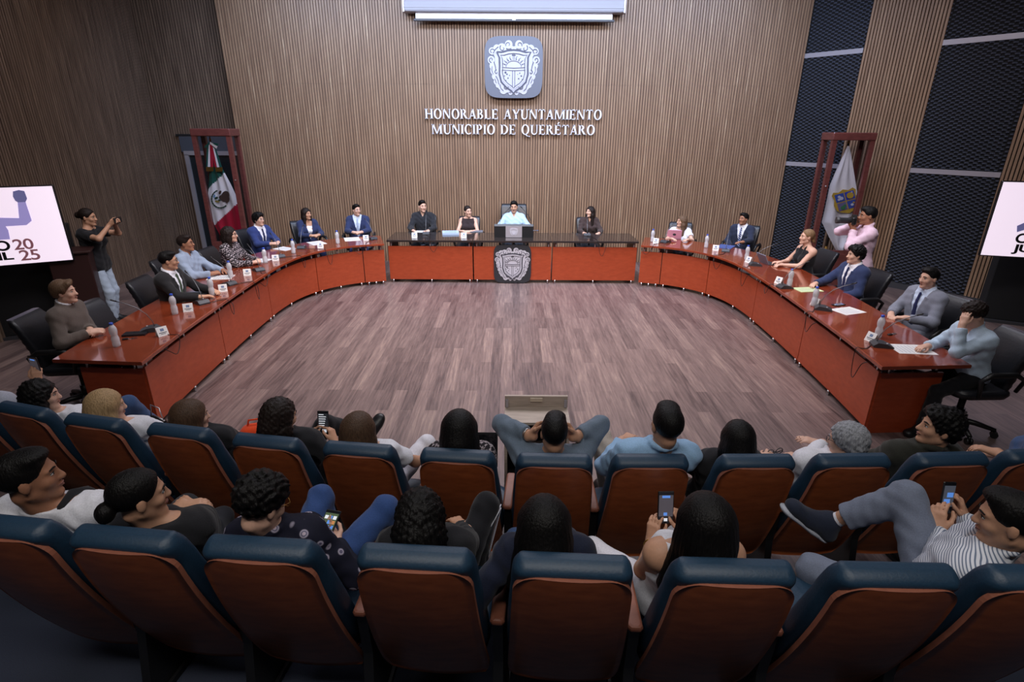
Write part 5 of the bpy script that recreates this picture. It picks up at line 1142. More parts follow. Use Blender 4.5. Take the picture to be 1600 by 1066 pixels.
aud('F7', 'man in slate blue shirt resting his face in both hands', SF[7], 0, 866, 676, (0, 0, 0), ('overshirt', cloth('slate_shirt', srgb(104, 118, 134)), None, 1.85), DKTR, ('short', HB), SKT, res=RF, dy=0.26, watch=(0, M_CHROME, 0.002, 'wristwatch'),
    arms=(dict(w=_h7 + V3(-0.125, 0.085, -0.07), fd=(0.55, 0.1, 0.75), pn=(0.8, -0.4, 0.1), world=True, curl=0.6, el=(-0.75, 0.35, -0.7)), dict(w=_h7 + V3(0.125, 0.085, -0.075), fd=(-0.55, 0.1, 0.75), pn=(-0.8, -0.4, 0.1), world=True, curl=0.6, el=(0.75, 0.35, -0.7))))
aud('F8', 'man in pale blue polo and beige trousers with crossed leg', SF[8], 0, 1042, 664, (-6, 2, 0), ('shirt', cloth('sky_polo', srgb(150, 186, 220)), None), cloth('beige_trousers', srgb(178, 168, 156)), ('short', HB), SKT, res=RF,
    arms=(dict(l=(-0.10, 0.20, 0.25), fd=(0.7, 0.6, 0.1), curl=0.5), 'lap'), legs=(dict(l=(-0.14, 0.33, -0.20), kn=(-0.35, 0.6, 1.4)), dict(l=(0.18, 0.42), kn=(0.5, 1, 0.7))))
_g9 = at_y(1203, 706, 2.85)
aud('F9', 'woman with black hair and black top holding folded glasses', SF[9], 0, 1152, 685, (2, -12, 0), ('shirt', BLACK), cloth('tan_trousers', srgb(148, 124, 104)), ('long', HB), SKL, 'f', res=RF, arms=('lap', dict(w=_g9 + V3(-0.055, -0.07, -0.02), fd=(0.6, 0.7, 0.2), pn=(-0.2, 0.2, -0.9), world=True, curl=0.5)), legs=(dict(l=(-0.26, 0.42), kn=(-0.7, 1, 0.7)), {}))
t = empty('folded_glasses', _g9 + V3(0.03, 0.0, 0.0), 0.3, 'dark folded glasses held out by woman in black', 'glasses'); mb = MB()
for sg in (-1, 1): mb.tube([(sg*0.033 + 0.024*math.cos(a), 0, 0.019*math.sin(a)) for a in [2*PI*i/14 for i in range(15)]], 0.0026, 5, 0, False)
mb.tube([(-0.01, 0, 0), (0.01, 0, 0)], 0.0024, 5); mb.tube([(-0.057, 0, 0.004), (0.05, -0.012, -0.002)], 0.0022, 5); mb.tube([(0.057, 0, 0.004), (-0.05, -0.018, -0.002)], 0.0022, 5); mb.build('frame', M_BLKPL, t)
_w10 = at_y(1283, 694, 2.98)
aud('F10', 'older man with wavy grey hair and white shirt', SF[10], 0, 1322, 688, (-38, -10, 0), ('shirt', WHITE), JEAN, ('greywavy', HGR), SKL, res=RF, glasses=M_BLKPL, hx=-0.03,
    arms=(dict(w=_w10, fd=(-0.9, 0.3, 0.15), pn=(0, 0.1, -1), world=True, curl=0.25), 'lap'), legs=(dict(l=(-0.34, 0.36, -0.22), kn=(-0.6, 0.8, 1.2)), {}))
aud('F11', 'man with dark wavy hair and dark olive jacket, head turned to side', SF[11], 0, 1468, 668, (-72, 6, 0), ('shirt', cloth('olive_jacket', srgb(46, 46, 40))), DKTR, ('mop', HB), SKT, res=RF, dy=0.28, arms=('lap', 'lap'))
aud('F12', 'woman in denim skirt at the front row end', SF[12], 0, 1712, 655, (-30, 0, 0), ('tee', JEAN), JEAN, ('long', HB), SKT, 'f', res=RF, hx=0.06, arms=(dict(w=at_y(1562, 710, 2.80), fd=(-0.7, 0.8, 0), world=True, curl=0.4), 'lap'), legs=(dict(l=(-0.34, 0.34), kn=(-0.9, 0.8, 1.2)), dict(l=(-0.10, 0.42), kn=(-0.7, 0.8, 1.0))))
# second row
aud('N0', 'man in white tee with black shoulder strap, short black hair', SN[0], ZN, 45, 745, (58, 2, 0), ('tee', WHITE), DKTR, ('short', HB), SKB, res=RN, arms=('lap', 'lap'), dy=0.26)
_w1 = at_y(292, 792, 2.06)
aud('N1', 'woman with low black bun, gold earrings and black tee', SN[1], ZN, 217, 774, (46, -4, 0), ('tee', BLACK), DKTR, ('lowbun', HB), SKT, 'f', res=0.0056, watch=(0, M_GOLD, 0.001, 'bracelet'),
    arms=(dict(w=_w1 + V3(-0.03, 0.0, 0.0), fd=(0.9, 0.25, 0.05), pn=(0.1, 0.1, -1), world=True, curl=0.35, el=(-0.2, -0.2, -0.8)), dict(w=_w1 + V3(0.0, 0.055, -0.05), fd=(-0.9, 0.35, 0.2), pn=(0.2, 0.3, -0.9), world=True, curl=0.4, el=(1.0, -0.2, -0.3))))
_ph2 = at_y(512, 822, 1.98)
aud('N2', 'person with short black hair, pearl earring and floral navy shirt', SN[2], ZN, 409, 787, (30, -22, 0), ('shirt', FLORAL), cloth('bright_denim', srgb(50, 76, 128)), ('curlyshort', HB), SKL, 'f', res=RN, glasses=M_GOLD,
    arms=(dict(w=_ph2 + V3(-0.075, -0.05, -0.035), fd=(0.7, 0.6, 0.2), pn=(0.3, 0.3, 0.9), world=True, curl=0.4), dict(w=_ph2 + V3(0.06, -0.075, -0.035), fd=(-0.6, 0.8, 0.1), pn=(-0.2, 0.3, 0.9), world=True, curl=0.4)), legs=(dict(l=(-0.02, 0.34, -0.22), kn=(0.05, 0.8, 1.2)), dict(l=(0.34, 0.32, -0.22), kn=(0.6, 0.8, 1.2))))
smartphone(_ph2, (-0.1, -0.45, 0.9), (0.2, 0.9, 0.4), 'phone with colourful pictures held by person in floral shirt', 'photos', 0.7)
aud('N3', 'person with tousled black hair, black trousers with white side stripe', SN[3], ZN, 657, 808, (2, -30, 0), ('shirt', BLACK), cloth('black_tracksuit', srgb(24, 24, 29)), ('longwavy', HB), SKT, 'f', res=RN, arms=('lap', 'lap'), legs=({}, dict(w=at_y(742, 884, 2.10), kn=(0.35, 0.3, 1.5))))
aud('N4', 'woman with long straight black hair and dark navy top', SN[4], ZN, 850, 818, (0, -12, 0), ('shirt', cloth('dark_navy', srgb(26, 32, 52))), JEAN, ('longfull', HB), SKT, 'f', res=RN, watch=(0, M_DKGREY, 0.008, 'wristwatch'),
    arms=(dict(w=at_y(784, 896, 1.70), fd=(0.0, 1, 0.0), world=True, curl=0.4, el=(-0.6, -0.6, -0.4)), 'lap'))
_ph5 = at_y(1040, 793, 2.02)
aud('N5', 'woman with long black hair and bare shoulders filming on a phone', SN[5], ZN, 1100, 815, (-6, -4, 0), ('sleeveless', WHITE), cloth('white_trousers', srgb(222, 220, 228)), ('longfull', HB), SKT, 'f', res=0.0056, watch=(0, M_GOLD, 0.001, 'bracelet'),
    arms=(dict(w=_ph5 + V3(-0.060, -0.045, -0.160), fd=(0.12, 0.28, 0.95), pn=(0.65, 0.75, 0.0), world=True, curl=0.32, opp=0.1, el=(-0.6, -0.6, -0.9)), dict(w=_ph5 + V3(0.085, -0.02, -0.125), fd=(-0.25, 0.3, 0.9), pn=(-0.8, 0.5, 0), world=True, curl=0.42, el=(0.7, -0.4, -0.9))), legs=(dict(l=(-0.30, 0.40), kn=(-0.9, 1, 0.9)), {}))
smartphone(_ph5, (0.05, -1, 0.28), (0, 0.25, 1), 'phone recording the stage, held by woman with long black hair', 'camera', 0.6)
_ph7 = at_y(1480, 778, 2.06)
aud('N7', 'man in white striped shirt with grey trousers, leg crossed, filming', SN[7], ZN, 1578, 812, (-52, -8, 0), ('shirt', STRIPE), cloth('grey_trousers', srgb(116, 124, 142)), ('short', HB), SKT, face=-38, dy=0.28, res=0.0056, shoe=cloth('navy_sneaker', srgb(34, 40, 56)), sole=cloth('off_white_sole', srgb(176, 180, 190)), tlen=0.76, loose=0.012,
    arms=(dict(w=_ph7 + V3(-0.070, -0.060, -0.120), fd=(0.10, 0.45, 0.85), pn=(0.8, 0.5, -0.1), world=True, curl=0.40, el=(-0.8, 0.0, -0.8)), dict(w=_ph7 + V3(0.105, -0.01, -0.110), fd=(-0.30, 0.25, 0.9), pn=(-0.8, 0.5, 0), world=True, curl=0.40, el=(0.8, 0.2, -0.7))),
    legs=(dict(l=(-0.05, 0.34), kn=(-0.3, 1, 0.5)), dict(w=at_y(1296, 816, 2.20), kn=(0.6, 0.7, 1.6), toew=(-0.80, 0.08, 0.60), fs=1.5)))
smartphone(_ph7, (0.25, -1, 0.25), (0.12, 0.2, 1), 'phone with blue view held up by man in striped shirt', 'blue', 0.6)

# ---------------------------------------------------------------- things on the desks
ZR, ZK = 0.735, 0.775
MAKERS = {}
def proto(kind, make):
    if kind not in MAKERS: o = MAKERS[kind] = make(); return o
    return copy_tree(MAKERS[kind])
def _bottle():
    t = empty('water_bottle'); mb = MB()
    mb.lathe([(0.001, 0.002), (0.026, 0.0), (0.032, 0.006), (0.033, 0.030), (0.0315, 0.045), (0.033, 0.060), (0.0325, 0.078), (0.0265, 0.100), (0.0265, 0.108), (0.0315, 0.128), (0.0330, 0.150), (0.031, 0.170), (0.022, 0.192), (0.0135, 0.203), (0.0130, 0.212)], n=20); mb.build('bottle', M_BOTTLE, t)
    mb = MB(); mb.lathe([(0.0155, 0.206), (0.0160, 0.210), (0.0160, 0.222), (0.0135, 0.225), (0.001, 0.2255)], n=18); mb.build('cap', M_CAP, t); return t
def _mic():
    t = empty('desk_microphone'); mb = MB()      # neck leans to +y, towards the speaker
    mb.prism([(-0.085, 0.0), (0.085, 0.0), (0.085, 0.018), (0.05, 0.046), (-0.02, 0.040), (-0.085, 0.014)], (-0.06, 0, 0), (0, -1, 0), (0, 0, 1), (1, 0, 0), 0.12); mb.build('base', M_DKGREY, t)
    pts = [(0, -0.045, 0.042), (0, -0.035, 0.10), (0, 0.0, 0.17), (0, 0.06, 0.235), (0, 0.14, 0.285), (0, 0.22, 0.32)]; mb = MB(); mb.tube(pts, 0.0042, 8); mb.build('gooseneck', mat('gooseneck_grey', srgb(112, 112, 116), 0.4, metal=0.5), t)
    mb = MB(); mb.tube([(0, 0.215, 0.318), (0, 0.25, 0.333), (0, 0.262, 0.338)], [0.007, 0.008, 0.005], 10); mb.build('microphone_head', M_BLKPL, t)
    mb = MB(); mb.cyl((0.035, 0.03, 0.03), (0.035, 0.03, 0.045), 0.008, 10); mb.build('button', M_ALU, t); return t
def _card():
    t = empty('name_card'); h, d, w = 0.085, 0.034, 0.095; mb = MB()
    for sg in (-1, 1): mb.prism([(-w/2, 0), (w/2, 0), (w/2, 0.0915), (-w/2, 0.0915)], (0, sg*d, 0.0), (1, 0, 0), Vector((0, -sg*d, h)).normalized(), Vector((0, sg*h, d)).normalized(), 0.0012)
    mb.build('card', M_PAPER, t); mb = MB(); Y = Vector((0, d, h)).normalized(); N = Vector((0, -h, d)).normalized(); O = Vector((0, -d, 0)) + N*0.0018
    for x0, y0, x1, y1, mi in ((-0.016, 0.048, 0.016, 0.074, 0), (-0.034, 0.030, 0.034, 0.037, 1), (-0.022, 0.018, 0.022, 0.023, 1)): mb.add([O + Vector((a, 0, 0)) + Y*b for a, b in ((x0, y0), (x1, y0), (x1, y1), (x0, y1))], [(0, 1, 2, 3)], mi)
    mb.build('print', [M_PRINT, M_PRINTD], t); return t
def putp(kind, make, px, py, z, face, label, cat, group):
    p = at_z(px, py, z); o = proto(kind, make); o.location = (p[0], p[1], z); o.rotation_euler = (0, 0, -math.radians(face)); tag(o, label, cat, group); return p
def dk(key): return DESC[key]
for key, px, py in (('T1', 183, 541), ('T2', 274, 491), ('T3', 332, 462), ('T4', 361, 434), ('T5', 415, 411), ('T6', 459, 396), ('T7', 528, 381), ('T12', 1019, 378), ('T13', 1103, 387), ('T14', 1166, 406), ('T15', 1233, 447), ('T16', 1271, 478), ('T17', 1371, 527)):
    putp('bottle', _bottle, px, py, ZR, rng.rand()*360, 'water bottle with blue cap by ' + dk(key), 'bottle', 'water bottles on the desks')
# the mayor's chair is the only tall one
def toward(key, p):
    h = PEOPLE[key]['head']; return math.degrees(math.atan2(h[0] - p[0], h[1] - p[1]))
MICS = [('T1', 235, 517, ZR), ('T2', 315, 474, ZR), ('T3', 358, 445, ZR), ('T4', 404, 423, ZR), ('T5', 437, 402, ZR), ('T6', 472, 388, ZR), ('T7', 582, 374, ZR), ('T8', 666, 366, ZK), ('T11', 917, 368, ZK), ('T12', 1040, 379, ZR), ('T13', 1134, 393, ZR), ('T14', 1180, 415, ZR), ('T15', 1226, 450, ZR), ('T16', 1286, 484, ZR), ('T17', 1377, 541, ZR)]
for n_, (key, px, py, z) in enumerate(MICS):
    p = at_z(px, py, z); fc = toward(key, p) + (8 if n_ % 2 else -8); putp('mic', _mic, px, py, z, fc, 'gooseneck microphone before ' + dk(key), 'microphone', 'desk microphones')
    a = math.radians(fc + 180); fw = V3(math.sin(a), math.cos(a), 0)
    if z == ZR:
        best = min(range(len(DP)), key=lambda i: (DP[i].x*(1 if p[0] > 0 else -1) - p[0])**2 + (DP[i].y - p[1])**2); e = np.array([DP[best].x*(1 if p[0] > 0 else -1), DP[best].y, 0]); q = e - np.array([p[0], p[1], 0]); q[2] = 0
    else: e = np.array([p[0], 9.50, 0]); q = np.array([0, -1.0, 0])
    qn = q/max(np.linalg.norm(q), 1e-6); sd = np.array([-qn[1], qn[0], 0])*(0.18 if n_ % 3 else -0.22); b = p + fw*0.085
    pts = [b + V3(0, 0, 0.010), b + (e + V3(0, 0, z) - b)*0.45 + sd*0.6 + V3(0, 0, 0.0) * 0]; pts[1][2] = z + 0.005
    pe = e + sd*0.7; pts += [pe - qn*0.03 + V3(0, 0, z + 0.006), pe + qn*0.012 + V3(0, 0, z - 0.004), pe + qn*0.016 + sd*0.2 + V3(0, 0, z - 0.10 - 0.05*(n_ % 3)), pe + qn*0.010 + sd*0.5 + V3(0, 0, z - 0.15 - 0.05*(n_ % 3)), pe - qn*0.01 + sd*0.8 + V3(0, 0, z - 0.10), pe - qn*0.05 + sd*0.9 + V3(0, 0, z - 0.06)]
    P = [Vector(v) for v in pts]; sm = []
    for i in range(len(P) - 1):
        p0, p1, p2, p3 = P[max(i - 1, 0)], P[i], P[i + 1], P[min(i + 2, len(P) - 1)]
        for t_ in (0, 0.25, 0.5, 0.75): sm.append(0.5*((2*p1) + (p2 - p0)*t_ + (2*p0 - 5*p1 + 4*p2 - p3)*t_*t_ + (3*p1 - p0 - 3*p2 + p3)*t_**3))
    sm.append(P[-1]); mb = MB(); mb.tube(sm, 0.0035, 6); o = mb.build('microphone_cable', M_BLKPL); tag(o, 'thin black microphone cable before ' + dk(key), 'cable', 'microphone cables')
for key, px, py, z in (('T1', 254, 524, ZR), ('T2', 295, 486, ZR), ('T3', 349, 455, ZR), ('T4', 387, 430, ZR), ('T5', 431, 407, ZR), ('T6', 501, 387, ZR), ('T7', 572, 375, ZR), ('T8', 648, 371, ZK), ('T9', 725, 371, ZK), ('T12', 1025, 380, ZR), ('T13', 1118, 391, ZR), ('T14', 1170, 410, ZR), ('T15', 1217, 443, ZR), ('T16', 1274, 477, ZR), ('T17', 1361, 533, ZR)):
    p = at_z(px, py, z); a = toward(key, p); putp('card', _card, px, py, z, a*0.6 + (0 if abs(a) < 180 else 0), 'folded white name card before ' + dk(key), 'name card', 'name cards on the desks')
def paper(px, py, z, face, w, d, label, m=M_PAPER, th=0.002, name='paper_sheet', lines=True, cat='paper'):
    p = at_z(px, py, z); t = empty(name, (p[0], p[1], z), -math.radians(face), label, cat)
    mb = MB(); mb.box((0, 0, th/2), (w, d, th)); mb.build('sheet', m, t)
    if lines:
        mb = MB()
        for i in range(7): x1 = w*0.38*(1 - 0.25*((i*3) % 4)/3); mb.add([(-w*0.38, d*0.36 - d*0.10*i, th + 0.0006), (x1, d*0.36 - d*0.10*i, th + 0.0006), (x1, d*0.36 - d*0.10*i + 0.004, th + 0.0006), (-w*0.38, d*0.36 - d*0.10*i + 0.004, th + 0.0006)], [(0, 1, 2, 3)])
        mb.build('print', M_PRINT, t)
    return t
paper(345, 434, ZR, 80, 0.22, 0.30, 'white papers on the desk before ' + dk('T3'), th=0.006)
paper(404, 407, ZR, 100, 0.24, 0.32, 'white printed sheet on the desk before ' + dk('T4'))
paper(444, 389, ZR, 118, 0.22, 0.30, 'open white papers before ' + dk('T5'), th=0.004)
paper(495, 380, ZR, 140, 0.24, 0.32, 'pale blue-white papers before ' + dk('T6'), th=0.004)
paper(550, 374, ZR, 160, 0.26, 0.34, 'white papers before ' + dk('T7'), th=0.004)
paper(660, 362, ZK, 180, 0.26, 0.20, 'white paper under the microphone of ' + dk('T8'))
paper(704, 365, ZK, 172, 0.30, 0.24, 'thick pale blue stack of documents between man in black and woman in sleeveless top', mat('paper_blue', srgb(176, 196, 226), 0.7), 0.035, 'document_folder')
paper(742, 362, ZK, 180, 0.30, 0.16, 'grey closed folder on the black desk before woman in sleeveless top', mat('folder_grey', srgb(112, 116, 126), 0.5), 0.012, 'folder', False, 'folder')
paper(1134, 386, ZR, 215, 0.24, 0.32, 'blue folder on the desk before man with striped tie', mat('folder_blue', srgb(74, 92, 150), 0.5), 0.010, 'folder', False, 'folder')
paper(1262, 453, ZR, 262, 0.20, 0.30, 'pale green writing pad before young man in blue suit', mat('pad_green', srgb(206, 220, 170), 0.7), 0.006, 'notepad', True, 'notepad')
paper(1325, 486, ZR, 250, 0.22, 0.30, 'white sheet of paper before man in grey suit')
paper(1424, 546, ZR, 275, 0.24, 0.33, 'white sheet at the desk end before person in pale shirt')
paper(296, 463, ZR, 84, 0.26, 0.34, 'open dark folder with white sheet before man in black suit', M_MATTBLK, 0.010, 'folder', False, 'folder'); 
paper(212, 523, ZR, 78, 0.10, 0.20, 'black wallet beside the microphone of young man in sweater', M_BLKLEA, 0.018, 'wallet', False, 'wallet')
def keys(px, py, z, label):
    p = at_z(px, py, z); t = empty('key_ring', (p[0], p[1], z), 0.4, label, 'keys'); mb = MB(); mb.tube([(0.016*math.cos(a), 0.016*math.sin(a), 0.003) for a in [2*PI*i/14 for i in range(15)]], 0.0016, 5, 0, False); mb.build('ring', M_CHROME, t)
    for i in range(2): mb = MB(); mb.box((0.04, 0.012*i - 0.004, 0.003 + 0.003*i), (0.045, 0.007, 0.002)); mb.box((0.022, 0.012*i - 0.004, 0.003 + 0.003*i), (0.018, 0.018, 0.002), bev=0.0008); mb.build('key', M_CHROME, t)
    mb = MB(); mb.box((-0.035, 0.0, 0.007), (0.05, 0.03, 0.013), bev=0.005); mb.build('fob', M_BLKPL, t)
keys(203, 530, ZR, 'keys by the black wallet at the desk end'); keys(1394, 523, ZR, 'dark keys near bottle before the person covering face')
def flat_phone(px, py, z, rz, label):
    p = at_z(px, py, z); smartphone((p[0], p[1], z + 0.006), (0, 0, 1), (math.sin(rz), math.cos(rz), 0), label, 'camera', 0.0)
flat_phone(1310, 477, ZR, 1.2, 'dark phone lying by white sheet before man in grey suit'); flat_phone(836, 361, ZK, 1.5, 'dark phone lying on black desk beside the lectern')
def tablet(px, py, z, face_in, label, m, w=0.25, h=0.18, tilt=22, nm='tablet', keyb=True):
    face = face_in + 180; p = at_z(px, py, z); t = empty(nm, (p[0], p[1], z), -math.radians(face), label, 'tablet'); a = math.radians(tilt); Y = Vector((0, -math.sin(a), math.cos(a))); N = Vector((0, -math.cos(a), -math.sin(a)))
    mb = MB(); mb.prism(rrect(0, h/2, w, h, 0.012), (0, -0.01, 0.004), (1, 0, 0), Y, N, 0.010); mb.build('cover', m, t)
    mb = MB(); O = Vector((0, -0.01, 0.004)) - N*0.001; mb.add([O + Vector((x, 0, 0)) + Y*y for x, y in ((w/2 - 0.01, 0.01), (-w/2 + 0.01, 0.01), (-w/2 + 0.01, h - 0.01), (w/2 - 0.01, h - 0.01))], [(0, 1, 2, 3)]); mb.build('screen', M_GLASSB, t)
    if keyb: mb = MB(); mb.box((0, 0.07, 0.004), (w, 0.13, 0.008), bev=0.003); mb.build('keyboard', M_DKGREY, t)
    return t
tb = tablet(1053, 373, ZR, 196, 'pink tablet case standing before woman in white tee', mat('case_pink', srgb(222, 160, 186), 0.45)); mb = MB(); mb.prism([(0.03*math.cos(2*PI*i/20), 0.09 + 0.022*math.sin(2*PI*i/20)) for i in range(20)], (0, -0.01, 0.004), (1, 0, 0), Vector((0, -math.sin(math.radians(22)), math.cos(math.radians(22)))), Vector((0, -math.cos(math.radians(22)), -math.sin(math.radians(22)))), 0.012); mb.build('badge', M_PRINTD, tb)
tablet(1196, 412, ZR, 262, 'slim grey tablet on stand before woman in halter top', mat('case_grey', srgb(120, 124, 142), 0.4), 0.24, 0.17, 30)
# the lectern's own two microphones
for px, fc, lb in ((781, -18, 'thin microphone standing at one side of the desk lectern, near the woman'), (830, 14, 'thin microphone at the side of the desk lectern near the lying phone')):
    p = at_z(px, 360, ZK); sg = -1 if px < 800 else 1; t = empty('lectern_microphone', (p[0], p[1], ZK), 0, lb, 'microphone', 'lectern microphones'); mb = MB(); mb.lathe([(0.03, 0), (0.03, 0.012), (0.008, 0.02)], n=16); mb.build('base', M_BLKPL, t)
    mb = MB(); mb.tube([(0, 0, 0.015), (0, 0, 0.16), (-sg*0.05, 0.02, 0.27), (-sg*0.15, 0.04, 0.38), (-sg*0.19, 0.05, 0.42)], 0.005, 8); mb.build('gooseneck', M_BLKPL, t); mb = MB(); mb.tube([(-sg*0.185, 0.049, 0.415), (-sg*0.22, 0.056, 0.45)], [0.010, 0.009], 8); mb.build('microphone_head', M_BLKPL, t)

# ---------------------------------------------------------------- flag cases
def flag_case(cx, cy, rz, w, label):
    t = empty('flag_case', (cx, cy, 0), rz, label, 'display case', 'flag display cases'); d, H, b = 0.36, 2.56, 0.58
    mb = MB(); mb.box((0, 0, b/2), (w, d, b), bev=0.008); mb.build('plinth', M_MAHOG, t)
    for sx in (-1, 1):
        for sy in (-1, 1): mb = MB(); mb.box((sx*(w/2 - 0.037), sy*(d/2 - 0.030), b + (H - b)/2), (0.074, 0.060, H - b)); mb.build('post', M_MAHOG, t)
    mb = MB(); mb.box((0, 0, H - 0.06), (w + 0.02, d + 0.02, 0.12), bev=0.012); mb.build('top_panel', M_MAHOG, t)
    mb = MB(); mb.box((0, -d/2 + 0.03, b + 0.03), (w - 0.13, 0.05, 0.06)); mb.build('bottom_rail', M_MAHOG, t)
    for nm, c, s_ in (('front_pane', (0, -d/2 + 0.02, (b + H)/2), (w - 0.12, 0.005, H - b - 0.08)), ('side_pane', (-w/2 + 0.02, 0, (b + H)/2), (0.005, d - 0.12, H - b - 0.08)), ('side_pane', (w/2 - 0.02, 0, (b + H)/2), (0.005, d - 0.12, H - b - 0.08))): mb = MB(); mb.box(c, s_); mb.build(nm, M_PANE, t)
    mb = MB(); mb.sphere((-(w/2 - 0.03)*math.copysign(1, cx), -d/2 - 0.008, 1.72), 0.014, 6); mb.build('lock_knob', M_CHROME, t); return t
YM, YQ = 9.95, 9.50
cM = at_y(328, 300, YM); cM = (at_y(297, 205, YM)[0] + at_y(358, 205, YM)[0])/2; wM = at_y(358, 205, YM)[0] - at_y(297, 205, YM)[0]
cQ = (at_y(1304, 208, YQ)[0] + at_y(1371, 208, YQ)[0])/2; wQ = at_y(1371, 208, YQ)[0] - at_y(1304, 208, YQ)[0]
flag_case(cM, YM + 0.18, 0, wM, 'tall mahogany glass case holding the green white and red flag')
flag_case(cQ, YQ + 0.18, 0, wQ, 'tall mahogany glass case holding the white flag, behind the photographer')
def flag_mesh(Lf, Rf, color, Y, nz=90, nx=40, amp=0.025, nf=3.0, o=(0, 0, 0)):
    """Lf, Rf: edge polylines in pixels from top to bottom; folds run down the cloth"""
    def ip(P, v): return float(np.interp(v, [p[1] for p in P], [p[0] for p in P]))
    y0, y1 = Lf[0][1], max(Lf[-1][1], Rf[-1][1]); V = []; F = []; M = []; px = []
    for i in range(nz + 1):
        v = y0 + (y1 - y0)*i/nz; a, b = ip(Lf, v), ip(Rf, v)
        for j in range(nx + 1):
            u = a + (b - a)*j/nx; p = at_y(u, v, Y); f = i/nz
            V.append((p[0] - o[0], p[1] - o[1] + amp*(0.35 + 0.65*f)*math.sin(nf*2*PI*j/nx + 2.2*f) + 0.010*math.sin(9*f + j*0.4), p[2] - o[2])); px.append((u, v))
    W = nx + 1
    for i in range(nz):
        for j in range(nx): F.append((i*W + j, i*W + j + 1, (i + 1)*W + j + 1, (i + 1)*W + j)); q = px[i*W + j]; r = px[(i + 1)*W + j + 1]; M.append(color((q[0] + r[0])/2, (q[1] + r[1])/2))
    n = len(V); V2 = [(x, y + 0.003, z) for x, y, z in V]; F2 = [tuple(n + k for k in f[::-1]) for f in F]
    return mesh_np('flag', np.array(V + V2), [np.array(F + F2)], M + M)
def crop1(x, y): return (250 + x/5.075, 190 + y/5.075)
def crop2(x, y): return (1200 + x/3.808, 190 + y/3.808)
FGREEN, FWHITE, FRED = cloth('flag_green', srgb(20, 92, 84), 0.7), cloth('flag_white', srgb(245, 245, 250), 0.7), cloth('flag_red', srgb(176, 26, 56), 0.7)
def side(p, a, b): return (b[0] - a[0])*(p[1] - a[1]) - (b[1] - a[1])*(p[0] - a[0])
g0, g1 = crop1(385, 530), crop1(512, 405); r0, r1 = crop1(428, 822), crop1(622, 642)
def mexcol(u, v): return 0 if side((u, v), g0, g1) < 0 else (1 if side((u, v), r0, r1) < 0 else 2)
YF = YM + 0.13; oM = at_y(335, 300, YF)
t = empty('flag', oM, 0, 'green, white and red flag with eagle emblem hanging in glass case', 'flag', 'flags in the glass cases')
Lm = [crop1(*p) for p in ((395, 190), (385, 360), (388, 420), (385, 530), (376, 600), (400, 720), (428, 822), (470, 900), (520, 1010), (560, 1120))]; Rm = [crop1(*p) for p in ((430, 190), (490, 360), (512, 405), (560, 500), (622, 642), (650, 720), (672, 900), (680, 1010), (660, 1120))]
link('cloth', flag_mesh(Lm, Rm, mexcol, YF, o=oM), [FGREEN, FWHITE, FRED], t)
eb = MB(); rngf = random.Random(3)
def pxp(u, v, Y, o, lift=0.0): p = at_y(u, v, Y); return Vector((p[0] - o[0], p[1] - o[1] - lift, p[2] - o[2]))
def patch(mb, poly, Y, o, lift, mi): mb.prism([(p.x, p.z) for p in [pxp(u, v, Y, o) for u, v in poly]], (0, -lift, 0), (1, 0, 0), (0, 0, 1), (0, -1, 0), 0.002, mi)
def blob(cx, cy, rx, ry, rot=0, n=12): return [crop1(cx + rx*math.cos(a)*math.cos(rot) - ry*math.sin(a)*math.sin(rot), cy + rx*math.cos(a)*math.sin(rot) + ry*math.sin(a)*math.cos(rot)) for a in [2*PI*i/n for i in range(n)]]
for c in ((525, 590, 32, 44, 0.4, 1), (500, 600, 24, 20, 0, 1), (485, 560, 10, 16, 0.4, 1), (545, 620, 14, 26, 0.3, 1), (455, 605, 16, 10, -0.5, 0), (440, 590, 8, 14, 0.2, 2), (462, 632, 18, 9, 0.2, 3), (480, 622, 10, 8, 0, 0)): patch(eb, blob(*c[:5]), YF, oM, 0.040 + 0.001*len(eb.f)/100, c[5])
for i in range(13): a = PI*0.30 + PI*1.05*i/12; patch(eb, blob(487 + 68*math.cos(a), 612 + 70*math.sin(a), 11, 6, a + PI/2), YF, oM, 0.040, 0)
eb.build('emblem', [mat('emblem_green', srgb(34, 66, 50), 0.7), mat('emblem_brown', srgb(70, 52, 44), 0.7), mat('emblem_sky', srgb(120, 170, 210), 0.7), mat('emblem_ochre', srgb(150, 130, 60), 0.7)], t)
rb = MB()
for poly, mi in (([(385, 190), (400, 175), (392, 360), (380, 360)], 0), ([(400, 175), (412, 172), (412, 360), (392, 360)], 1), ([(408, 172), (430, 200), (437, 360), (412, 360)], 2), ([(415, 180), (432, 200), (466, 360), (448, 360)], 2), ([(432, 200), (446, 215), (484, 360), (466, 360)], 1), ([(446, 215), (462, 228), (505, 360), (484, 360)], 0), ([(405, 160), (365, 200), (372, 212), (408, 180)], 0), ([(410, 160), (470, 195), (462, 214), (412, 178)], 1), ([(425, 165), (478, 175), (470, 195), (440, 180)], 0)): patch(rb, [crop1(*p) for p in poly], YF, oM, 0.055 + 0.002*len(rb.f)/6*0.3, mi)
patch(rb, [crop1(*p) for p in ((379, 358), (438, 358), (436, 392), (381, 392))], YF, oM, 0.060, 3); patch(rb, [crop1(*p) for p in ((452, 362), (508, 360), (510, 394), (456, 396))], YF, oM, 0.060, 3)
rb.build('ribbon', [FGREEN, FWHITE, FRED, M_GOLD], t)
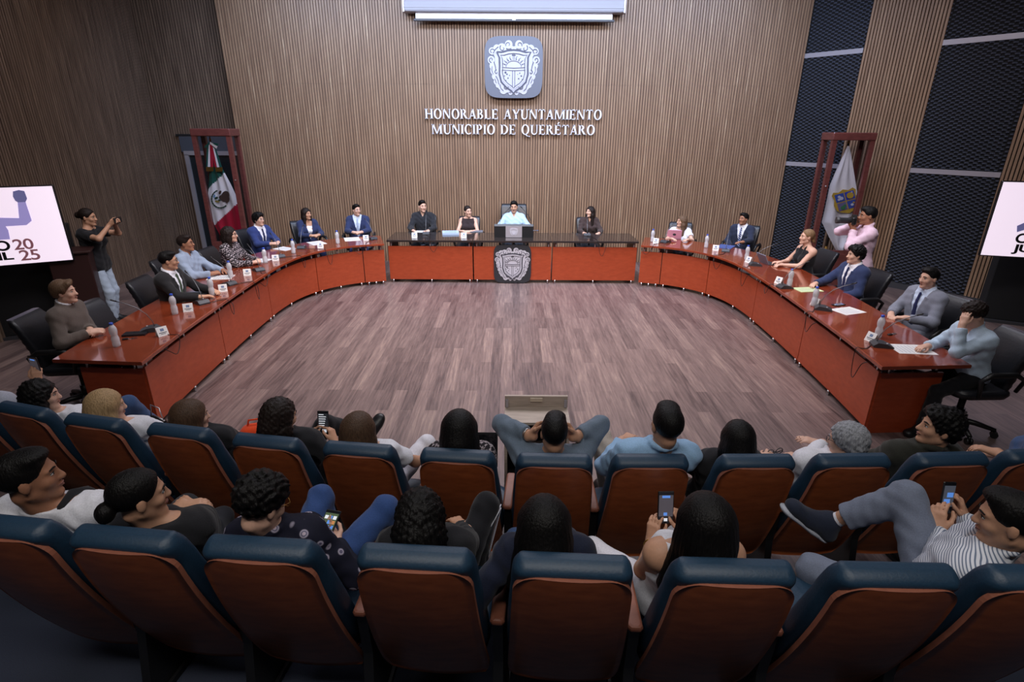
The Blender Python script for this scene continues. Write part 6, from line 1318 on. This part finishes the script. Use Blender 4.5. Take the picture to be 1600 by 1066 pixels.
def pole(o, u, v, Y, label):
    p = at_y(u, v, Y + 0.06); t = empty('flag_pole', (p[0], Y + 0.06, 0.58), 0, label, 'flag pole', 'flag poles'); mb = MB(); mb.cyl((0, 0, 0), (0, 0, p[2] - 0.58 + 0.03), 0.014, 12); mb.build('pole', M_BLKPL, t); mb = MB(); mb.lathe([(0.10, 0.0), (0.10, 0.02), (0.03, 0.05), (0.02, 0.10)], n=18); mb.build('base', M_GOLD, t)
    mb = MB(); mb.lathe([(0.005, p[2] - 0.58), (0.018, p[2] - 0.55), (0.004, p[2] - 0.49)], n=12); mb.build('finial', M_GOLD, t)
pole(oM, 329, 222, YF, 'dark flag pole inside the glass case of the tricolour flag')
YW = YQ + 0.13; oQ = at_y(1318, 300, YW); t = empty('flag', oQ, 0, 'white flag with blue and gold coat of arms hanging in glass case', 'flag', 'flags in the glass cases')
Lq = [crop2(*p) for p in ((476, 145), (440, 220), (370, 380), (345, 500), (325, 600), (370, 690), (415, 778))]; Rq = [crop2(*p) for p in ((484, 145), (500, 250), (540, 480), (560, 600), (555, 690), (470, 752))]
link('cloth', flag_mesh(Lq, Rq, lambda u, v: 0, YW, o=oQ, amp=0.030, nf=2.5), [FWHITE], t)
qb = MB(); ca, sa = math.cos(-0.27), math.sin(-0.27)
def qp(x, y): return crop2(455 + x*ca - y*sa, 470 + x*sa + y*ca)
def qpatch(poly, lift, mi): patch(qb, [qp(*p) for p in poly], YW, oQ, lift, mi)
qpatch([(-74, -50), (-60, -66), (-30, -58), (0, -70), (30, -58), (60, -66), (74, -50), (66, -20), (76, 10), (66, 45), (40, 62), (0, 76), (-40, 62), (-66, 45), (-76, 10), (-66, -20)], 0.044, 0)
for x0, y0, x1, y1, mi in ((-58, -50, -3, -2, 1), (3, -50, 58, -2, 2), (-56, 4, -3, 50, 3), (3, 4, 56, 50, 1)): qpatch([(x0, y0), (x1, y0), (x1, y1), (x0, y1)], 0.0475, mi)
for cx, cy, r, mi in ((30, -26, 22, 0), (30, -26, 13, 4), (-34, -34, 9, 5), (-24, -22, 12, 5), (-40, -18, 8, 5), (-30, 34, 14, 6), (-16, 24, 9, 6), (28, 30, 9, 5), (46, -42, 5, 5), (40, 20, 6, 0)): qpatch([(cx + r*math.cos(a), cy + r*0.85*math.sin(a)) for a in [2*PI*i/12 for i in range(12)]], 0.051 + 0.0004*r, mi)
qb.build('emblem', [mat('arms_gold', srgb(196, 164, 62), 0.6), mat('arms_blue', srgb(62, 88, 178), 0.6), mat('arms_royal', srgb(52, 74, 190), 0.6), mat('arms_violet', srgb(116, 108, 150), 0.6), mat('arms_brown', srgb(120, 96, 70), 0.6), mat('arms_pale', srgb(206, 210, 224), 0.6), mat('arms_green', srgb(66, 130, 84), 0.6)], t)
pole(oQ, 1325, 226, YW, 'dark flag pole inside the glass case of the white flag')

# ---------------------------------------------------------------- remaining things
pB = at_y(838, 641, 3.55)
t = empty('floor_cabinet', (pB[0], 3.30, 0), 0, 'low pale wood cabinet with open front, standing in the aisle before the front row', 'cabinet'); w = 0.46; hB = pB[2]
for sx in (-1, 1): mb = MB(); mb.box((sx*(w/2 - 0.010), 0.19, (hB - 0.02)/2), (0.020, 0.24, hB - 0.02)); mb.build('side_panel', M_PALEWOOD, t)
mb = MB(); mb.box((0, 0.19, hB - 0.010), (w, 0.25, 0.020)); mb.build('top', M_PALEWOOD, t)
mb = MB(); mb.box((0, 0.295, hB/2), (w - 0.04, 0.012, hB - 0.04)); mb.build('back_panel', M_MATTBLK, t)
for z in (0.10, 0.42): mb = MB(); mb.box((0, 0.19, z), (w - 0.04, 0.20, 0.016)); mb.build('shelf', mat('dark_shelf', srgb(52, 42, 38), 0.6), t)
mb = MB(); mb.box((0, 0.305, hB + 0.045), (w, 0.020, 0.09)); mb.build('upstand', M_PALEWOOD, t)
mb = MB(); mb.box((0, 0.288, hB + 0.065), (0.09, 0.012, 0.028)); mb.build('label_holder', mat('pale_tag', srgb(196, 180, 158), 0.6), t)
for sx in (-1, 1): mb = MB(); mb.box((sx*(w/2 - 0.016), 0.286, hB + 0.035), (0.02, 0.016, 0.06)); mb.build('hinge', M_ALU, t)
pG = at_y(250, 668, 3.28); t = empty('handbag', (pG[0], pG[1], pG[2] - 0.10), -0.5, 'glossy black handbag with metal frame between two front row women', 'handbag')
mb = MB(); mb.loft([[(x, y, z) for x, y in rrect(0, 0, a, b, min(a, b)*0.4)] for z, a, b in ((0, 0.16, 0.08), (0.01, 0.19, 0.10), (0.10, 0.18, 0.09), (0.16, 0.15, 0.05), (0.175, 0.14, 0.02))]); mb.build('body', mat('patent_black', srgb(20, 20, 22), 0.12), t)
mb = MB(); mb.tube([(-0.08, 0, 0.172), (0, 0, 0.182), (0.08, 0, 0.172)], 0.005, 6); mb.tube([(-0.07, 0, 0.175), (-0.05, 0, 0.26), (0.05, 0, 0.26), (0.07, 0, 0.175)], 0.004, 6); mb.build('metal_frame', M_CHROME, t)
pO = at_y(398, 672, 3.10); t = empty('orange_bag', (pO[0], pO[1], pO[2] - 0.10), 0.3, 'bright orange bag beside the woman with half-up dark hair', 'bag')
mb = MB(); mb.loft([[(x, y, z) for x, y in rrect(0, 0, a, b, min(a, b)*0.45)] for z, a, b in ((0, 0.14, 0.12), (0.02, 0.20, 0.16), (0.09, 0.20, 0.15), (0.125, 0.14, 0.10), (0.135, 0.07, 0.05))]); mb.build('body', cloth('orange', srgb(226, 72, 26)), t)
mb = MB(); mb.tube([(-0.04, 0, 0.12), (-0.03, 0.02, 0.165), (0.03, 0.02, 0.165), (0.04, 0, 0.12)], 0.007, 6); mb.build('handle', cloth('orange', (0, 0, 0)), t)
pL = at_y(732, 706, 2.95); t = empty('laptop', (pL[0], pL[1] + 0.03, pL[2] - 0.16), 0, 'open black laptop on the lap of woman with long straight black hair', 'laptop')
mb = MB(); mb.box((0, -0.10, 0), (0.36, 0.24, 0.014), bev=0.004); mb.build('base', M_DKGREY, t); mb = MB(); mb.prism(rrect(0, 0.115, 0.36, 0.23, 0.01), (0, 0.02, 0.008), (1, 0, 0), Vector((0, 0.30, 0.954)), Vector((0, 0.954, -0.30)), 0.008); ld = mb.build('lid', M_BLKPL, t)
mb = MB(); mb.add([Vector((x, 0.0195 + y*0.30, 0.008 + y*0.954)) for x, y in ((-0.17, 0.012), (0.17, 0.012), (0.17, 0.218), (-0.17, 0.218))], [(0, 1, 2, 3)]); mb.build('screen', M_GLASSB, ld)
pP = at_z(128, 470, 0.0); t = empty('wooden_podium', (-5.62, 6.9, 0), 0.5, 'dark reddish wooden podium beside the screen, behind young man in sweater', 'podium'); mb = MB(); mb.box((0, 0, 0.55), (0.42, 0.36, 1.10), bev=0.01); mb.build('body', mat('dark_mahogany', srgb(52, 28, 26), 0.45), t); mb = MB(); mb.box((0, 0, 1.115), (0.48, 0.42, 0.03), bev=0.008); mb.build('top', mat('dark_mahogany', (0, 0, 0)), t)
# stripe on the tracksuit, straps
def on_person(key, pts, r, m, name):
    org = PEOPLE[key]['root'].location; mb = MB(); mb.tube([Vector(p) - org for p in pts], r, 8); link(name, mb.mesh(name), m, PEOPLE[key]['root'])
sg, J, K, A, toe, sp = PEOPLE['N3']['legs'][1]; o_ = nrm(np.cross(A - K, V3(0, 1, 0.3))); o_ = o_ if o_[0] > 0 else -o_
for dd in (-0.012, 0.012):
    f_ = V3(0, dd, 0); on_person('N3', [K + (J - K)*0.25 + o_*0.058 + f_, K + o_*0.068 + f_, K + (A - K)*0.3 + o_*0.064 + f_, K + (A - K)*0.65 + o_*0.058 + f_, K + (A - K)*0.9 + o_*0.052 + f_], 0.0032, WHITE, 'side_stripe')
T_ = PEOPLE['N0']['T']; on_person('N0', [T_(0.075, 0.115, 0.34), T_(0.082, 0.080, 0.45), T_(0.088, 0.020, 0.518), T_(0.088, -0.050, 0.520), T_(0.080, -0.105, 0.44), T_(0.06, -0.125, 0.32)], 0.017, BLACK, 'shoulder_strap')
